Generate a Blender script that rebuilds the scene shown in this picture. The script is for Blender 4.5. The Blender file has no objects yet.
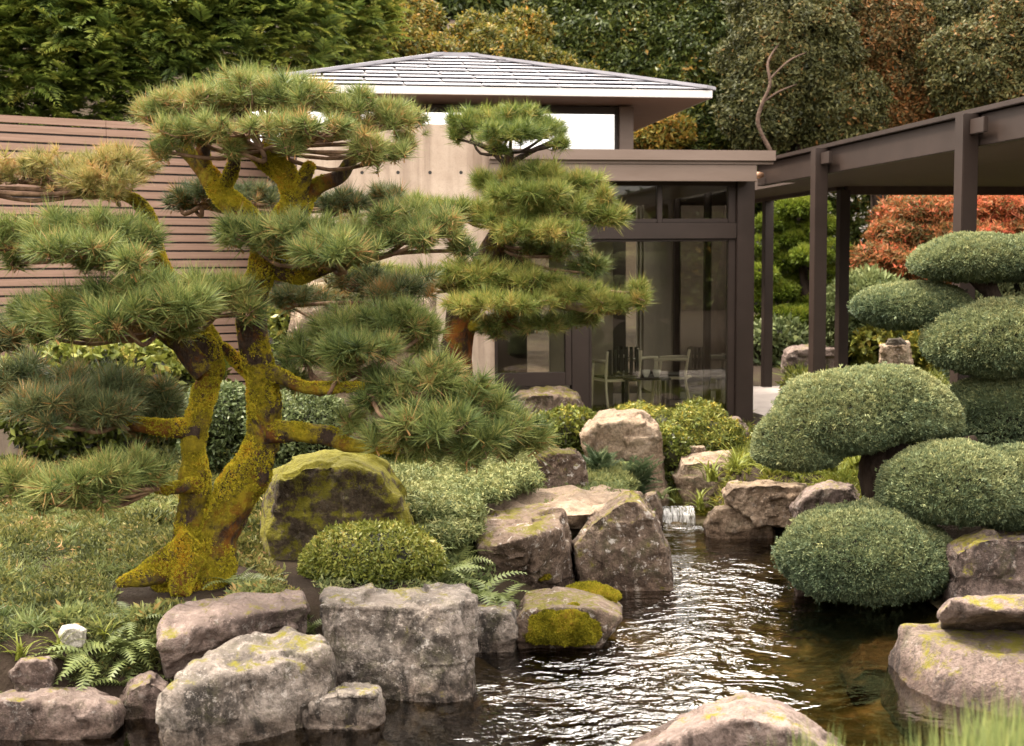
import bpy, bmesh, math, random
import numpy as np
from mathutils import Vector, Matrix, noise as mnoise

R = math.radians
scene = bpy.context.scene
COL = scene.collection

# ------------------------------------------------------------------ camera
CZ = 2.35
FPX = 1250.0
PITCH, ROLL = 4.8, 0.008
_f = np.array([0, math.cos(R(PITCH)), -math.sin(R(PITCH))])
_r0 = np.array([1.0, 0, 0]); _u0 = np.array([0, math.sin(R(PITCH)), math.cos(R(PITCH))])
_r = _r0 * math.cos(ROLL) - _u0 * math.sin(ROLL)
_u = _u0 * math.cos(ROLL) + _r0 * math.sin(ROLL)
cam_d = bpy.data.cameras.new('camera'); cam = bpy.data.objects.new('camera', cam_d); COL.objects.link(cam)
m = Matrix((( _r[0], _u[0], -_f[0], 0), (_r[1], _u[1], -_f[1], 0), (_r[2], _u[2], -_f[2], CZ), (0, 0, 0, 1)))
cam.matrix_world = m
cam_d.sensor_width = 36; cam_d.lens = FPX / 1024 * 36
cam_d.clip_start = 0.05; cam_d.clip_end = 500
cam_d.dof.use_dof = True; cam_d.dof.focus_distance = 8.6; cam_d.dof.aperture_fstop = 3.2
scene.camera = cam

# ------------------------------------------------------------------ sky, sun, exposure
SUN_EL, SUN_AZ = 60.0, 283.0       # azimuth measured clockwise from +Y : behind the camera, a little to the left
world = bpy.data.worlds.new('World'); scene.world = world; world.use_nodes = True
wn = world.node_tree; bg = wn.nodes['Background']
sky = wn.nodes.new('ShaderNodeTexSky'); sky.sky_type = 'NISHITA'; sky.sun_disc = False
sky.sun_elevation = R(SUN_EL); sky.sun_rotation = R(SUN_AZ); sky.dust_density = 6; sky.air_density = 1.2; sky.ozone_density = 0.4
hs_ = wn.nodes.new('ShaderNodeHueSaturation'); hs_.inputs['Saturation'].default_value = 0.22
wm = wn.nodes.new('ShaderNodeMix'); wm.data_type = 'RGBA'; wm.blend_type = 'MULTIPLY'; wm.inputs[0].default_value = 1
wm.inputs[7].default_value = (1.0, 0.945, 0.875, 1)
wc = wn.nodes.new('ShaderNodeTexCoord'); cn = wn.nodes.new('ShaderNodeTexNoise'); cn.inputs['Scale'].default_value = 2.2; cn.inputs['Detail'].default_value = 6
wn.links.new(wc.outputs['Generated'], cn.inputs['Vector'])
cr = wn.nodes.new('ShaderNodeValToRGB'); cr.color_ramp.elements[0].position = 0.35; cr.color_ramp.elements[0].color = (0.62, 0.60, 0.60, 1); cr.color_ramp.elements[1].position = 0.65; cr.color_ramp.elements[1].color = (1, 0.98, 0.96, 1)
wn.links.new(cn.outputs['Fac'], cr.inputs[0])
cs = wn.nodes.new('ShaderNodeVectorMath'); cs.operation = 'SCALE'; wsx = wn.nodes.new('ShaderNodeSeparateXYZ'); wn.links.new(wc.outputs['Generated'], wsx.inputs[0])
zr = wn.nodes.new('ShaderNodeMapRange'); zr.inputs[1].default_value = 0.0; zr.inputs[2].default_value = 0.5; zr.inputs[3].default_value = 5.0; zr.inputs[4].default_value = 21.0
wd_ = wn.nodes.new('ShaderNodeVectorMath'); wd_.operation = 'DOT_PRODUCT'; wd_.inputs[1].default_value = (0.05, 0.80, 0.60); wn.links.new(wc.outputs['Generated'], wd_.inputs[0])
br = wn.nodes.new('ShaderNodeMapRange'); br.interpolation_type = 'SMOOTHSTEP'; br.inputs[1].default_value = 0.72; br.inputs[2].default_value = 0.98; br.inputs[3].default_value = 1.0; br.inputs[4].default_value = 2.4; wn.links.new(wd_.outputs['Value'], br.inputs[0])
bm_ = wn.nodes.new('ShaderNodeMath'); bm_.operation = 'MULTIPLY'; wn.links.new(zr.outputs[0], bm_.inputs[0]); wn.links.new(br.outputs[0], bm_.inputs[1])
wn.links.new(wsx.outputs[2], zr.inputs[0]); wn.links.new(bm_.outputs[0], cs.inputs['Scale']); wn.links.new(cr.outputs[0], cs.inputs[0])
cm_ = wn.nodes.new('ShaderNodeMix'); cm_.data_type = 'RGBA'; cm_.inputs[0].default_value = 0.8
wn.links.new(sky.outputs[0], hs_.inputs['Color']); wn.links.new(hs_.outputs[0], cm_.inputs[6]); wn.links.new(cs.outputs[0], cm_.inputs[7])
wn.links.new(cm_.outputs[2], wm.inputs[6]); wn.links.new(wm.outputs[2], bg.inputs[0])
bg.inputs[1].default_value = 0.15
sd = bpy.data.lights.new('sun', 'SUN'); sd.energy = 3.6; sd.angle = R(9); sd.color = (1, 0.89, 0.74)
sun = bpy.data.objects.new('sun', sd); COL.objects.link(sun)
_sv = Vector((math.sin(R(SUN_AZ)) * math.cos(R(SUN_EL)), math.cos(R(SUN_AZ)) * math.cos(R(SUN_EL)), math.sin(R(SUN_EL))))
sun.rotation_euler = _sv.to_track_quat('Z', 'Y').to_euler(); sun.location = (0, 0, 30)
scene.view_settings.view_transform = 'Standard'; scene.view_settings.look = 'None'
scene.view_settings.exposure = 1.38; scene.view_settings.gamma = 1.0
scene.render.engine = 'CYCLES'
scene.cycles.max_bounces = 6; scene.cycles.diffuse_bounces = 3; scene.cycles.glossy_bounces = 3
scene.cycles.transmission_bounces = 4; scene.cycles.transparent_max_bounces = 10
scene.cycles.caustics_reflective = False; scene.cycles.caustics_refractive = False
scene.cycles.use_denoising = True

# ------------------------------------------------------------------ view helpers
def ray(px, py):
    return _f + _r * ((px - 512) / FPX) + _u * ((373 - py) / FPX)
def P(px, py, Y):
    d = ray(px, py); t = Y / d[1]
    return np.array([0, 0, CZ]) + d * t
def G(px, py, z):
    d = ray(px, py); t = (z - CZ) / d[2]
    return np.array([0, 0, CZ]) + d * t
def pxm(Y):                         # metres per pixel at depth Y
    return Y / FPX

# ------------------------------------------------------------------ object helpers
def tag(o, label=None, cat=None, group=None, kind=None):
    if label: o['label'] = label
    if cat: o['category'] = cat
    if group: o['group'] = group
    if kind: o['kind'] = kind
    return o
def empty(name, loc, label, cat, group=None):
    o = bpy.data.objects.new(name, None); COL.objects.link(o); o.location = loc; o.empty_display_size = 0.2
    return tag(o, label, cat, group)
def link(name, me, mats, parent=None, loc=None):
    o = bpy.data.objects.new(name, me); COL.objects.link(o)
    if not isinstance(mats, (list, tuple)): mats = [mats]
    if not me.materials:
        for mm in mats: me.materials.append(mm)
    if parent is not None:
        o.parent = parent
        o.location = (0, 0, 0) if loc is None else loc
    elif loc is not None: o.location = loc
    return o
def np_mesh(name, V, F, tint=None, smooth=False, mi=None):
    """V (n,3) float, F (m,3) int"""
    me = bpy.data.meshes.new(name)
    n, k = len(V), len(F)
    me.vertices.add(n); me.vertices.foreach_set('co', np.ascontiguousarray(V, dtype=np.float32).ravel())
    me.loops.add(k * 3); me.loops.foreach_set('vertex_index', np.ascontiguousarray(F, dtype=np.int32).ravel())
    me.polygons.add(k); me.polygons.foreach_set('loop_start', np.arange(0, 3 * k, 3, dtype=np.int32))
    if smooth: me.polygons.foreach_set('use_smooth', np.ones(k, dtype=bool))
    else: me.polygons.foreach_set('use_smooth', np.zeros(k, dtype=bool))
    if mi is not None: me.polygons.foreach_set('material_index', np.ascontiguousarray(mi, dtype=np.int32))
    if tint is not None:
        a = me.attributes.new('tint', 'FLOAT', 'FACE'); a.data.foreach_set('value', np.ascontiguousarray(tint, dtype=np.float32))
    me.update(calc_edges=True); me.validate()
    return me

class Geo:
    """collects boxes, tubes and polygons, builds one mesh object"""
    def __init__(s): s.v = []; s.f = []
    def poly(s, pts):
        b = len(s.v); s.v += [tuple(p) for p in pts]; s.f.append(tuple(range(b, b + len(pts))))
    def hexa(s, p):                 # 8 corners: bottom 4 ccw, top 4 ccw
        b = len(s.v); s.v += [tuple(q) for q in p]
        for q in ((0, 3, 2, 1), (4, 5, 6, 7), (0, 1, 5, 4), (1, 2, 6, 5), (2, 3, 7, 6), (3, 0, 4, 7)):
            s.f.append(tuple(b + i for i in q))
    def box(s, x0, x1, y0, y1, z0, z1):
        s.hexa([(x0, y0, z0), (x1, y0, z0), (x1, y1, z0), (x0, y1, z0), (x0, y0, z1), (x1, y0, z1), (x1, y1, z1), (x0, y1, z1)])
    def tube(s, path, rad, sides=10, jit=0.0, seed=0, cap=True, nf=3.0):
        path = [Vector(p) for p in path]
        n = len(path); b = len(s.v)
        t0 = (path[1] - path[0]).normalized()
        ref = t0.orthogonal().normalized()
        for i, p in enumerate(path):
            t = (path[min(i + 1, n - 1)] - path[max(i - 1, 0)]).normalized()
            ref = (ref - t * ref.dot(t)).normalized(); bi = t.cross(ref)
            for k in range(sides):
                a = 2 * math.pi * k / sides
                d = ref * math.cos(a) + bi * math.sin(a)
                rr = rad[i]
                if jit:
                    q = (p + d * rr)
                    rr *= 1 + jit * (mnoise.noise(q * nf + Vector((seed, 0, 0))) * 1.0 + 0.5 * mnoise.noise(q * nf * 3 + Vector((0, seed, 0))) + (0.30 * (1 - 3 * abs(mnoise.noise(Vector((q.x * 18, q.y * 18, q.z * 8))))) if sides > 16 else 0))
                s.v.append(tuple(p + d * rr))
        for i in range(n - 1):
            for k in range(sides):
                a = b + i * sides + k; c = b + i * sides + (k + 1) % sides
                s.f.append((a, c, c + sides, a + sides))
        if cap:
            s.f.append(tuple(b + k for k in reversed(range(sides))))
            s.f.append(tuple(b + (n - 1) * sides + k for k in range(sides)))
    def build(s, name, mat, parent=None, smooth=False, bevel=0.0, origin=None):
        me = bpy.data.meshes.new(name)
        vs = s.v if origin is None else [tuple(np.array(v) - np.array(origin)) for v in s.v]
        me.from_pydata(vs, [], s.f); me.validate()
        if bevel:
            bm = bmesh.new(); bm.from_mesh(me)
            bmesh.ops.recalc_face_normals(bm, faces=bm.faces)
            bmesh.ops.bevel(bm, geom=bm.edges[:], offset=bevel, segments=2, affect='EDGES', clamp_overlap=True)
            bm.to_mesh(me); bm.free()
        else:
            bm = bmesh.new(); bm.from_mesh(me); bmesh.ops.recalc_face_normals(bm, faces=bm.faces); bm.to_mesh(me); bm.free()
        if smooth:
            for p in me.polygons: p.use_smooth = True
        o = link(name, me, mat, parent)
        if origin is not None and parent is None: o.location = tuple(origin)
        return o

def smooth_path(pts, rad, per=6):
    """Catmull-Rom through points with radii"""
    pts = [np.array(p, float) for p in pts]; n = len(pts); out = []; ro = []
    for i in range(n - 1):
        p0, p1, p2, p3 = pts[max(i - 1, 0)], pts[i], pts[i + 1], pts[min(i + 2, n - 1)]
        for k in range(per):
            t = k / per
            q = 0.5 * ((2 * p1) + (-p0 + p2) * t + (2 * p0 - 5 * p1 + 4 * p2 - p3) * t * t + (-p0 + 3 * p1 - 3 * p2 + p3) * t ** 3)
            out.append(q); ro.append(rad[i] * (1 - t) + rad[i + 1] * t)
    out.append(pts[-1]); ro.append(rad[-1])
    return out, ro

# ------------------------------------------------------------------ materials
def new_mat(name):
    m_ = bpy.data.materials.new(name); m_.use_nodes = True
    nt = m_.node_tree; b = nt.nodes['Principled BSDF']
    return m_, nt, b
def N(nt, t, **kw):
    n = nt.nodes.new(t)
    for k, v in kw.items():
        if k in n.inputs: n.inputs[k].default_value = v
        else: setattr(n, k, v)
    return n
def ramp(nt, fac, stops, interp='LINEAR'):
    r_ = nt.nodes.new('ShaderNodeValToRGB'); e = r_.color_ramp.elements; r_.color_ramp.interpolation = interp
    while len(e) < len(stops): e.new(0.5)
    for el, (p, c) in zip(e, stops):
        el.position = p; el.color = (*c, 1) if len(c) == 3 else c
    nt.links.new(fac, r_.inputs[0]); return r_.outputs[0]
def g1(v): return (v, v, v)
def mixc(nt, fac, a, b, mode='MIX'):
    m_ = nt.nodes.new('ShaderNodeMix'); m_.data_type = 'RGBA'; m_.blend_type = mode
    for s_, v in ((m_.inputs[0], fac), (m_.inputs[6], a), (m_.inputs[7], b)):
        if isinstance(v, (int, float)): s_.default_value = v
        elif isinstance(v, tuple): s_.default_value = (*v, 1)
        else: nt.links.new(v, s_)
    return m_.outputs[2]
def mth(nt, op, a, b=None, clamp=False):
    m_ = nt.nodes.new('ShaderNodeMath'); m_.operation = op; m_.use_clamp = clamp
    for i, v in enumerate((a, b)):
        if v is None: continue
        if isinstance(v, (int, float)): m_.inputs[i].default_value = v
        else: nt.links.new(v, m_.inputs[i])
    return m_.outputs[0]
def coords(nt, rnd=True):
    tc = nt.nodes.new('ShaderNodeTexCoord')
    if not rnd: return tc.outputs['Object']
    oi = nt.nodes.new('ShaderNodeObjectInfo'); v = nt.nodes.new('ShaderNodeVectorMath'); v.operation = 'ADD'
    s = mth(nt, 'MULTIPLY', oi.outputs['Random'], 37.0)
    nt.links.new(tc.outputs['Object'], v.inputs[0]); nt.links.new(s, v.inputs[1]); return v.outputs[0]
def tex(nt, co, scale, detail=5, rough=0.6, dist=0.0, kind='noise', stretch=None):
    if stretch:
        mp = nt.nodes.new('ShaderNodeMapping'); mp.inputs['Scale'].default_value = stretch; nt.links.new(co, mp.inputs[0]); co = mp.outputs[0]
    if kind == 'noise':
        n = N(nt, 'ShaderNodeTexNoise', Scale=scale, Detail=detail, Roughness=rough, Distortion=dist)
        nt.links.new(co, n.inputs['Vector']); return n.outputs['Fac']
    n = N(nt, 'ShaderNodeTexVoronoi', Scale=scale); nt.links.new(co, n.inputs['Vector']); return n.outputs['Distance']
def bump(nt, b, h, strength=0.5, dist=0.02):
    bn = N(nt, 'ShaderNodeBump', Strength=strength, Distance=dist); nt.links.new(h, bn.inputs['Height']); nt.links.new(bn.outputs[0], b.inputs['Normal'])

def leaf_mat(name, stops, rough=0.55, transl=0.16, spec=0.25):
    m_, nt, b = new_mat(name)
    at = N(nt, 'ShaderNodeAttribute'); at.attribute_name = 'tint'
    c = ramp(nt, at.outputs['Fac'], stops)
    nt.links.new(c, b.inputs['Base Color']); b.inputs['Roughness'].default_value = rough
    b.inputs['Specular IOR Level'].default_value = spec
    if transl:
        tr = N(nt, 'ShaderNodeBsdfTranslucent'); nt.links.new(c, tr.inputs[0])
        mx = N(nt, 'ShaderNodeMixShader'); mx.inputs[0].default_value = transl
        nt.links.new(b.outputs[0], mx.inputs[1]); nt.links.new(tr.outputs[0], mx.inputs[2])
        nt.links.new(mx.outputs[0], nt.nodes['Material Output'].inputs[0])
    return m_

def rock_mat(name, light, mid, dark, moss=0.35, lichen=0.5, stain=0.5, mosscol=((0.10, 0.10, 0.010), (0.26, 0.22, 0.02)), wet=True, pale_top=0.4):
    m_, nt, b = new_mat(name); co = coords(nt)
    n1 = tex(nt, co, 2.2, 8, 0.65, 0.3); n2 = tex(nt, co, 7, 8, 0.7); n3 = tex(nt, co, 38, 5, 0.7)
    c = ramp(nt, n1, [(0.36, dark), (0.48, mid), (0.60, light)])
    c = mixc(nt, ramp(nt, n2, [(0.48, g1(0.0)), (0.62, g1(0.6))]), c, light)
    # dark vertical staining
    st = tex(nt, co, 3.2, 6, 0.7, 0.6, stretch=(1.6, 1.6, 0.55))
    c = mixc(nt, mth(nt, 'MULTIPLY', ramp(nt, st, [(0.50, g1(0)), (0.58, g1(1))]), stain), c, tuple(x * 0.42 for x in dark))
    c = mixc(nt, mth(nt, 'MULTIPLY', ramp(nt, tex(nt, co, 5.5, 7, 0.75, 0.8), [(0.53, g1(0)), (0.60, g1(1))]), 0.55 * stain), c, tuple(x * 0.6 for x in dark))
    # speckle
    c = mixc(nt, ramp(nt, n3, [(0.35, g1(0.55)), (0.55, g1(0.0))]), c, tuple(x * 0.5 for x in dark))
    c = mixc(nt, ramp(nt, tex(nt, co, 4.5, 8, 0.8, 0.5), [(0.52, g1(0)), (0.62, g1(0.55))]), c, (0.075, 0.07, 0.035))
    c = mixc(nt, ramp(nt, tex(nt, co, 26, 4, 0.8), [(0.56, g1(0)), (0.66, g1(0.6))]), c, tuple(min(1, x * 1.35) for x in light))
    # lichen crusts
    l1 = tex(nt, co, 15, 6, 0.75, 0.2)
    c = mixc(nt, mth(nt, 'MULTIPLY', ramp(nt, l1, [(0.57, g1(0)), (0.64, g1(1))]), lichen), c, (0.50, 0.46, 0.42))
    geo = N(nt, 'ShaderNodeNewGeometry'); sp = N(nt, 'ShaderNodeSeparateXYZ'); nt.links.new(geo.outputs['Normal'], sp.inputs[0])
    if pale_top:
        c = mixc(nt, mth(nt, 'MULTIPLY', ramp(nt, sp.outputs[2], [(0.45, g1(0)), (0.9, g1(1))]), pale_top), c, light)  # upward faces paler: light from above put into the colour
    if moss:
        mn = mth(nt, 'ADD', mth(nt, 'MULTIPLY', tex(nt, co, 3.4, 8, 0.75, 0.4), 0.62), mth(nt, 'MULTIPLY', tex(nt, co, 17, 5, 0.75), 0.38))
        up = mth(nt, 'MULTIPLY', sp.outputs[2], 0.10)
        mk = mth(nt, 'ADD', mn, up)
        lo = 0.74 - 0.33 * moss
        mask = ramp(nt, mk, [(lo, g1(0)), (lo + 0.07, g1(0.92))])
        mc = mixc(nt, tex(nt, co, 22, 6, 0.7), mosscol[0], mosscol[1])
        c = mixc(nt, mask, c, mc)
    if wet:
        ps = N(nt, 'ShaderNodeSeparateXYZ'); nt.links.new(geo.outputs['Position'], ps.inputs[0])
        wz = mth(nt, 'ADD', ps.outputs[2], mth(nt, 'MULTIPLY', n2, -0.12))
        wk = ramp(nt, wz, [(0.0, g1(1)), (0.07, g1(0))])
        c = mixc(nt, mth(nt, 'MULTIPLY', wk, 0.7), c, mixc(nt, 1.0, c, (0.30, 0.24, 0.20), 'MULTIPLY'))
    nt.links.new(c, b.inputs['Base Color']); b.inputs['Roughness'].default_value = 0.85
    b.inputs['Specular IOR Level'].default_value = 0.25
    hh = mth(nt, 'ADD', mth(nt, 'MULTIPLY', n2, 1.2), mth(nt, 'MULTIPLY', n3, 0.5))
    bump(nt, b, hh, 1.0, 0.06)
    return m_

def simple_mat(name, c1, c2, scale=6, rough=0.6, metallic=0.0, bmp=0.15, spec=0.4, stretch=None, bscale=40):
    m_, nt, b = new_mat(name); co = coords(nt)
    n = tex(nt, co, scale, 6, 0.65, stretch=stretch)
    c = ramp(nt, n, [(0.32, c1), (0.68, c2)])
    nt.links.new(c, b.inputs['Base Color']); b.inputs['Roughness'].default_value = rough; b.inputs['Metallic'].default_value = metallic
    b.inputs['Specular IOR Level'].default_value = spec
    if bmp: bump(nt, b, tex(nt, co, bscale, 4, 0.6, stretch=stretch), bmp, 0.01)
    return m_

M = {}
# rocks
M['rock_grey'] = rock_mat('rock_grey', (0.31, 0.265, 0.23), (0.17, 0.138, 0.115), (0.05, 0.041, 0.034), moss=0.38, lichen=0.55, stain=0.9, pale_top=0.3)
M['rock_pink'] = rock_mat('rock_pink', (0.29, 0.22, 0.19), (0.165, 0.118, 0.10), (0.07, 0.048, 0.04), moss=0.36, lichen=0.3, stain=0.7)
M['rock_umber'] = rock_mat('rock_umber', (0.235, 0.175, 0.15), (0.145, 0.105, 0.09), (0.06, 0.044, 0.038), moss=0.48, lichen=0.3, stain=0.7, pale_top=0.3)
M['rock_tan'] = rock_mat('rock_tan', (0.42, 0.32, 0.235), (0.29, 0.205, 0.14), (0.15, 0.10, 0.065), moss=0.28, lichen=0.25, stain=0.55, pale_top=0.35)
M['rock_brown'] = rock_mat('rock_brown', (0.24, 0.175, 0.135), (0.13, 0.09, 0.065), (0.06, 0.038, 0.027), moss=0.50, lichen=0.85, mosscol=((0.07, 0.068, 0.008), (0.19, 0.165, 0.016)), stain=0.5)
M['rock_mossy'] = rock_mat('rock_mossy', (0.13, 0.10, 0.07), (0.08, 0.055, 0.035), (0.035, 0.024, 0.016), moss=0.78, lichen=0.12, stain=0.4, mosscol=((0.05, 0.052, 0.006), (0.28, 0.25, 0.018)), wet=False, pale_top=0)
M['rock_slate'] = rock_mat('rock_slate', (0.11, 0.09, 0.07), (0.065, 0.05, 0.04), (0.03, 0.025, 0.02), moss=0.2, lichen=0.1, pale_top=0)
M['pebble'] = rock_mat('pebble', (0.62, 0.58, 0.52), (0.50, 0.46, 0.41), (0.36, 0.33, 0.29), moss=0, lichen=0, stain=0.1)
M['moss'] = None
def moss_mat():
    m_, nt, b = new_mat('moss'); co = coords(nt)
    c = ramp(nt, tex(nt, co, 26, 6, 0.75), [(0.3, (0.07, 0.075, 0.004)), (0.52, (0.21, 0.19, 0.008)), (0.72, (0.36, 0.31, 0.02))])
    c = mixc(nt, ramp(nt, tex(nt, co, 5, 5), [(0.55, g1(0)), (0.75, g1(0.5))]), c, (0.16, 0.08, 0.015))
    nt.links.new(c, b.inputs['Base Color']); b.inputs['Roughness'].default_value = 0.95; b.inputs['Specular IOR Level'].default_value = 0.1
    bump(nt, b, tex(nt, co, 60, 5, 0.8), 1.0, 0.03); return m_
M['moss'] = moss_mat()
def bark_mat(name, moss_amt, mossA, mossB, orange, barkA, barkB):
    m_, nt, b = new_mat(name); co = coords(nt)
    bk = tex(nt, co, 9, 8, 0.75, 0.5, stretch=(1.5, 1.5, 0.6))
    bark = ramp(nt, bk, [(0.35, barkA), (0.6, barkB)])
    mossc = ramp(nt, mth(nt, 'ADD', mth(nt, 'MULTIPLY', tex(nt, co, 3.2, 4, 0.6), 0.5), mth(nt, 'MULTIPLY', tex(nt, co, 22, 8, 0.8), 0.5)), [(0.36, mossA), (0.60, mossB)])
    mk = mth(nt, 'ADD', mth(nt, 'MULTIPLY', tex(nt, co, 3.0, 7, 0.7, 0.6), .7), mth(nt, 'MULTIPLY', tex(nt, co, 16, 6, 0.8), .3))
    lo = 0.62 - 0.32 * moss_amt
    c = mixc(nt, ramp(nt, mk, [(lo, g1(0)), (lo + 0.07, g1(1))]), bark, mossc)
    ok = tex(nt, co, 4.2, 7, 0.75, 0.5, stretch=(1, 1, 0.7))
    c = mixc(nt, ramp(nt, ok, [(0.5, g1(0)), (0.62, g1(0.85))]), c, orange)
    c = mixc(nt, ramp(nt, bk, [(0.62, g1(0)), (0.70, g1(0.8))]), c, barkA)
    nt.links.new(c, b.inputs['Base Color']); b.inputs['Roughness'].default_value = 0.92; b.inputs['Specular IOR Level'].default_value = 0.15
    hh = mth(nt, 'ADD', bk, mth(nt, 'MULTIPLY', tex(nt, co, 48, 6, 0.8), 0.6))
    bump(nt, b, hh, 1.0, 0.09); return m_
M['bark_moss'] = bark_mat('bark_moss', 0.45, (0.06, 0.05, 0.008), (0.46, 0.36, 0.022), (0.22, 0.08, 0.012), (0.028, 0.017, 0.012), (0.10, 0.068, 0.05))
M['bark_red'] = bark_mat('bark_red', 0.35, (0.08, 0.06, 0.01), (0.22, 0.16, 0.012), (0.30, 0.09, 0.015), (0.03, 0.018, 0.012), (0.10, 0.06, 0.04))
M['bark_dark'] = simple_mat('bark_dark', (0.018, 0.012, 0.009), (0.06, 0.042, 0.032), 9, 0.9, bmp=0.9, stretch=(2, 2, 0.6), spec=0.15)
M['bark_pale'] = simple_mat('bark_pale', (0.14, 0.10, 0.08), (0.30, 0.23, 0.19), 8, 0.9, bmp=0.6, stretch=(2, 2, 0.6), spec=0.15)
M['limb_bark'] = simple_mat('limb_bark', (0.05, 0.032, 0.024), (0.12, 0.08, 0.06), 14, 0.9, bmp=0.6, spec=0.15)
M['twig'] = simple_mat('twig', (0.06, 0.035, 0.022), (0.24, 0.15, 0.095), 14, 0.9, bmp=0.4, spec=0.15)
# foliage
M['needle'] = leaf_mat('needle', [(0.0, (0.045, 0.068, 0.022)), (0.3, (0.105, 0.145, 0.040)), (0.62, (0.195, 0.225, 0.060)), (0.88, (0.31, 0.29, 0.095)), (1.0, (0.37, 0.21, 0.08))])
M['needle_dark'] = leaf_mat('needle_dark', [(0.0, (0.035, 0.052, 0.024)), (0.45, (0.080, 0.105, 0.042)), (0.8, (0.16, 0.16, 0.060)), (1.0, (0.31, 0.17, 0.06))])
M['needle_dry'] = leaf_mat('needle_dry', [(0.0, (0.08, 0.095, 0.030)), (0.35, (0.19, 0.19, 0.055)), (0.7, (0.34, 0.28, 0.09)), (1.0, (0.40, 0.22, 0.09))])
M['needle_fresh'] = leaf_mat('needle_fresh', [(0.0, (0.055, 0.085, 0.018)), (0.35, (0.125, 0.165, 0.032)), (0.7, (0.23, 0.245, 0.055)), (1.0, (0.37, 0.27, 0.075))])
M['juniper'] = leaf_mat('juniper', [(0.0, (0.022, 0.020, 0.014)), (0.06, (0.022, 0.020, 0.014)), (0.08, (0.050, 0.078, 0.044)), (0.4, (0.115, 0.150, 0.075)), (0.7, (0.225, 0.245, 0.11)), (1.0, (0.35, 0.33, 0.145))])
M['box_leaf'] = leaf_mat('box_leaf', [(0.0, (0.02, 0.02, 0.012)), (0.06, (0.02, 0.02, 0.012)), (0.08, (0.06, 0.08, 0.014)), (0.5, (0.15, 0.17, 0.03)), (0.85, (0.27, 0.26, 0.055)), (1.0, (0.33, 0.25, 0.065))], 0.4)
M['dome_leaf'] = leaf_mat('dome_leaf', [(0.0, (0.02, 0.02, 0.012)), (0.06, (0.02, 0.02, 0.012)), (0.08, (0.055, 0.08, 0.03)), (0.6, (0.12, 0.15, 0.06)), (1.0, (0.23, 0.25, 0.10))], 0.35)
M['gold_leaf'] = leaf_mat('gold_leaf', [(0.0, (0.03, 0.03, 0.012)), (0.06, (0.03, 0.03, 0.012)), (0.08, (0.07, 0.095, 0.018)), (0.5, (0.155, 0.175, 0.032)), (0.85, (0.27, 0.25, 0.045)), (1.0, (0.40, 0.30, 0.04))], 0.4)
M['blue_juniper'] = leaf_mat('blue_juniper', [(0.0, (0.04, 0.065, 0.03)), (0.5, (0.08, 0.115, 0.055)), (1.0, (0.15, 0.18, 0.085))])
M['fern'] = leaf_mat('fern', [(0.0, (0.075, 0.105, 0.035)), (0.5, (0.165, 0.195, 0.065)), (0.85, (0.27, 0.28, 0.09)), (1.0, (0.32, 0.21, 0.07))], 0.45, 0.3)
M['strap'] = leaf_mat('strap', [(0.0, (0.08, 0.11, 0.02)), (0.5, (0.17, 0.19, 0.03)), (1.0, (0.30, 0.28, 0.05))], 0.4, 0.3)
M['cover'] = leaf_mat('cover', [(0.0, (0.05, 0.062, 0.022)), (0.35, (0.125, 0.135, 0.035)), (0.65, (0.23, 0.205, 0.06)), (0.85, (0.33, 0.24, 0.10)), (1.0, (0.34, 0.17, 0.09))], 0.6, 0.2)
M['cover_pale'] = leaf_mat('cover_pale', [(0.0, (0.065, 0.09, 0.032)), (0.5, (0.145, 0.175, 0.065)), (1.0, (0.28, 0.275, 0.105))], 0.6, 0.2)
M['cypress'] = leaf_mat('cypress', [(0.0, (0.025, 0.045, 0.010)), (0.35, (0.095, 0.14, 0.025)), (0.7, (0.22, 0.26, 0.045)), (1.0, (0.36, 0.33, 0.06))], 0.5, 0.2)
M['evergreen'] = leaf_mat('evergreen', [(0.0, (0.018, 0.030, 0.008)), (0.5, (0.055, 0.075, 0.016)), (0.85, (0.12, 0.135, 0.025)), (1.0, (0.25, 0.14, 0.025))], 0.4, 0.15)
M['autumn'] = leaf_mat('autumn', [(0.0, (0.045, 0.055, 0.012)), (0.45, (0.12, 0.12, 0.022)), (0.75, (0.25, 0.19, 0.03)), (1.0, (0.34, 0.17, 0.03))], 0.5, 0.3)
M['olive'] = leaf_mat('olive', [(0.0, (0.022, 0.026, 0.009)), (0.5, (0.062, 0.066, 0.020)), (0.85, (0.125, 0.110, 0.034)), (1.0, (0.21, 0.10, 0.03))], 0.6, 0.2)
M['rust_leaf'] = leaf_mat('rust_leaf', [(0.0, (0.04, 0.04, 0.014)), (0.4, (0.09, 0.075, 0.024)), (0.75, (0.20, 0.095, 0.03)), (1.0, (0.30, 0.11, 0.03))], 0.6, 0.25)
M['maple'] = leaf_mat('maple', [(0.0, (0.065, 0.065, 0.020)), (0.33, (0.17, 0.105, 0.035)), (0.65, (0.38, 0.125, 0.045)), (1.0, (0.56, 0.115, 0.06))], 0.5, 0.35)
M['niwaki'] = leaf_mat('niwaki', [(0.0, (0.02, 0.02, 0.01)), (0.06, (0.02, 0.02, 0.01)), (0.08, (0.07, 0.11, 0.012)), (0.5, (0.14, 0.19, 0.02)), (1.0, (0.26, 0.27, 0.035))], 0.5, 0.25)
M['moss_shoots'] = leaf_mat('moss_shoots', [(0.0, (0.05, 0.05, 0.006)), (0.35, (0.13, 0.12, 0.008)), (0.7, (0.25, 0.215, 0.014)), (0.9, (0.34, 0.28, 0.03)), (1.0, (0.22, 0.10, 0.02))], 0.8, 0.15, 0.1)
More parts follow.
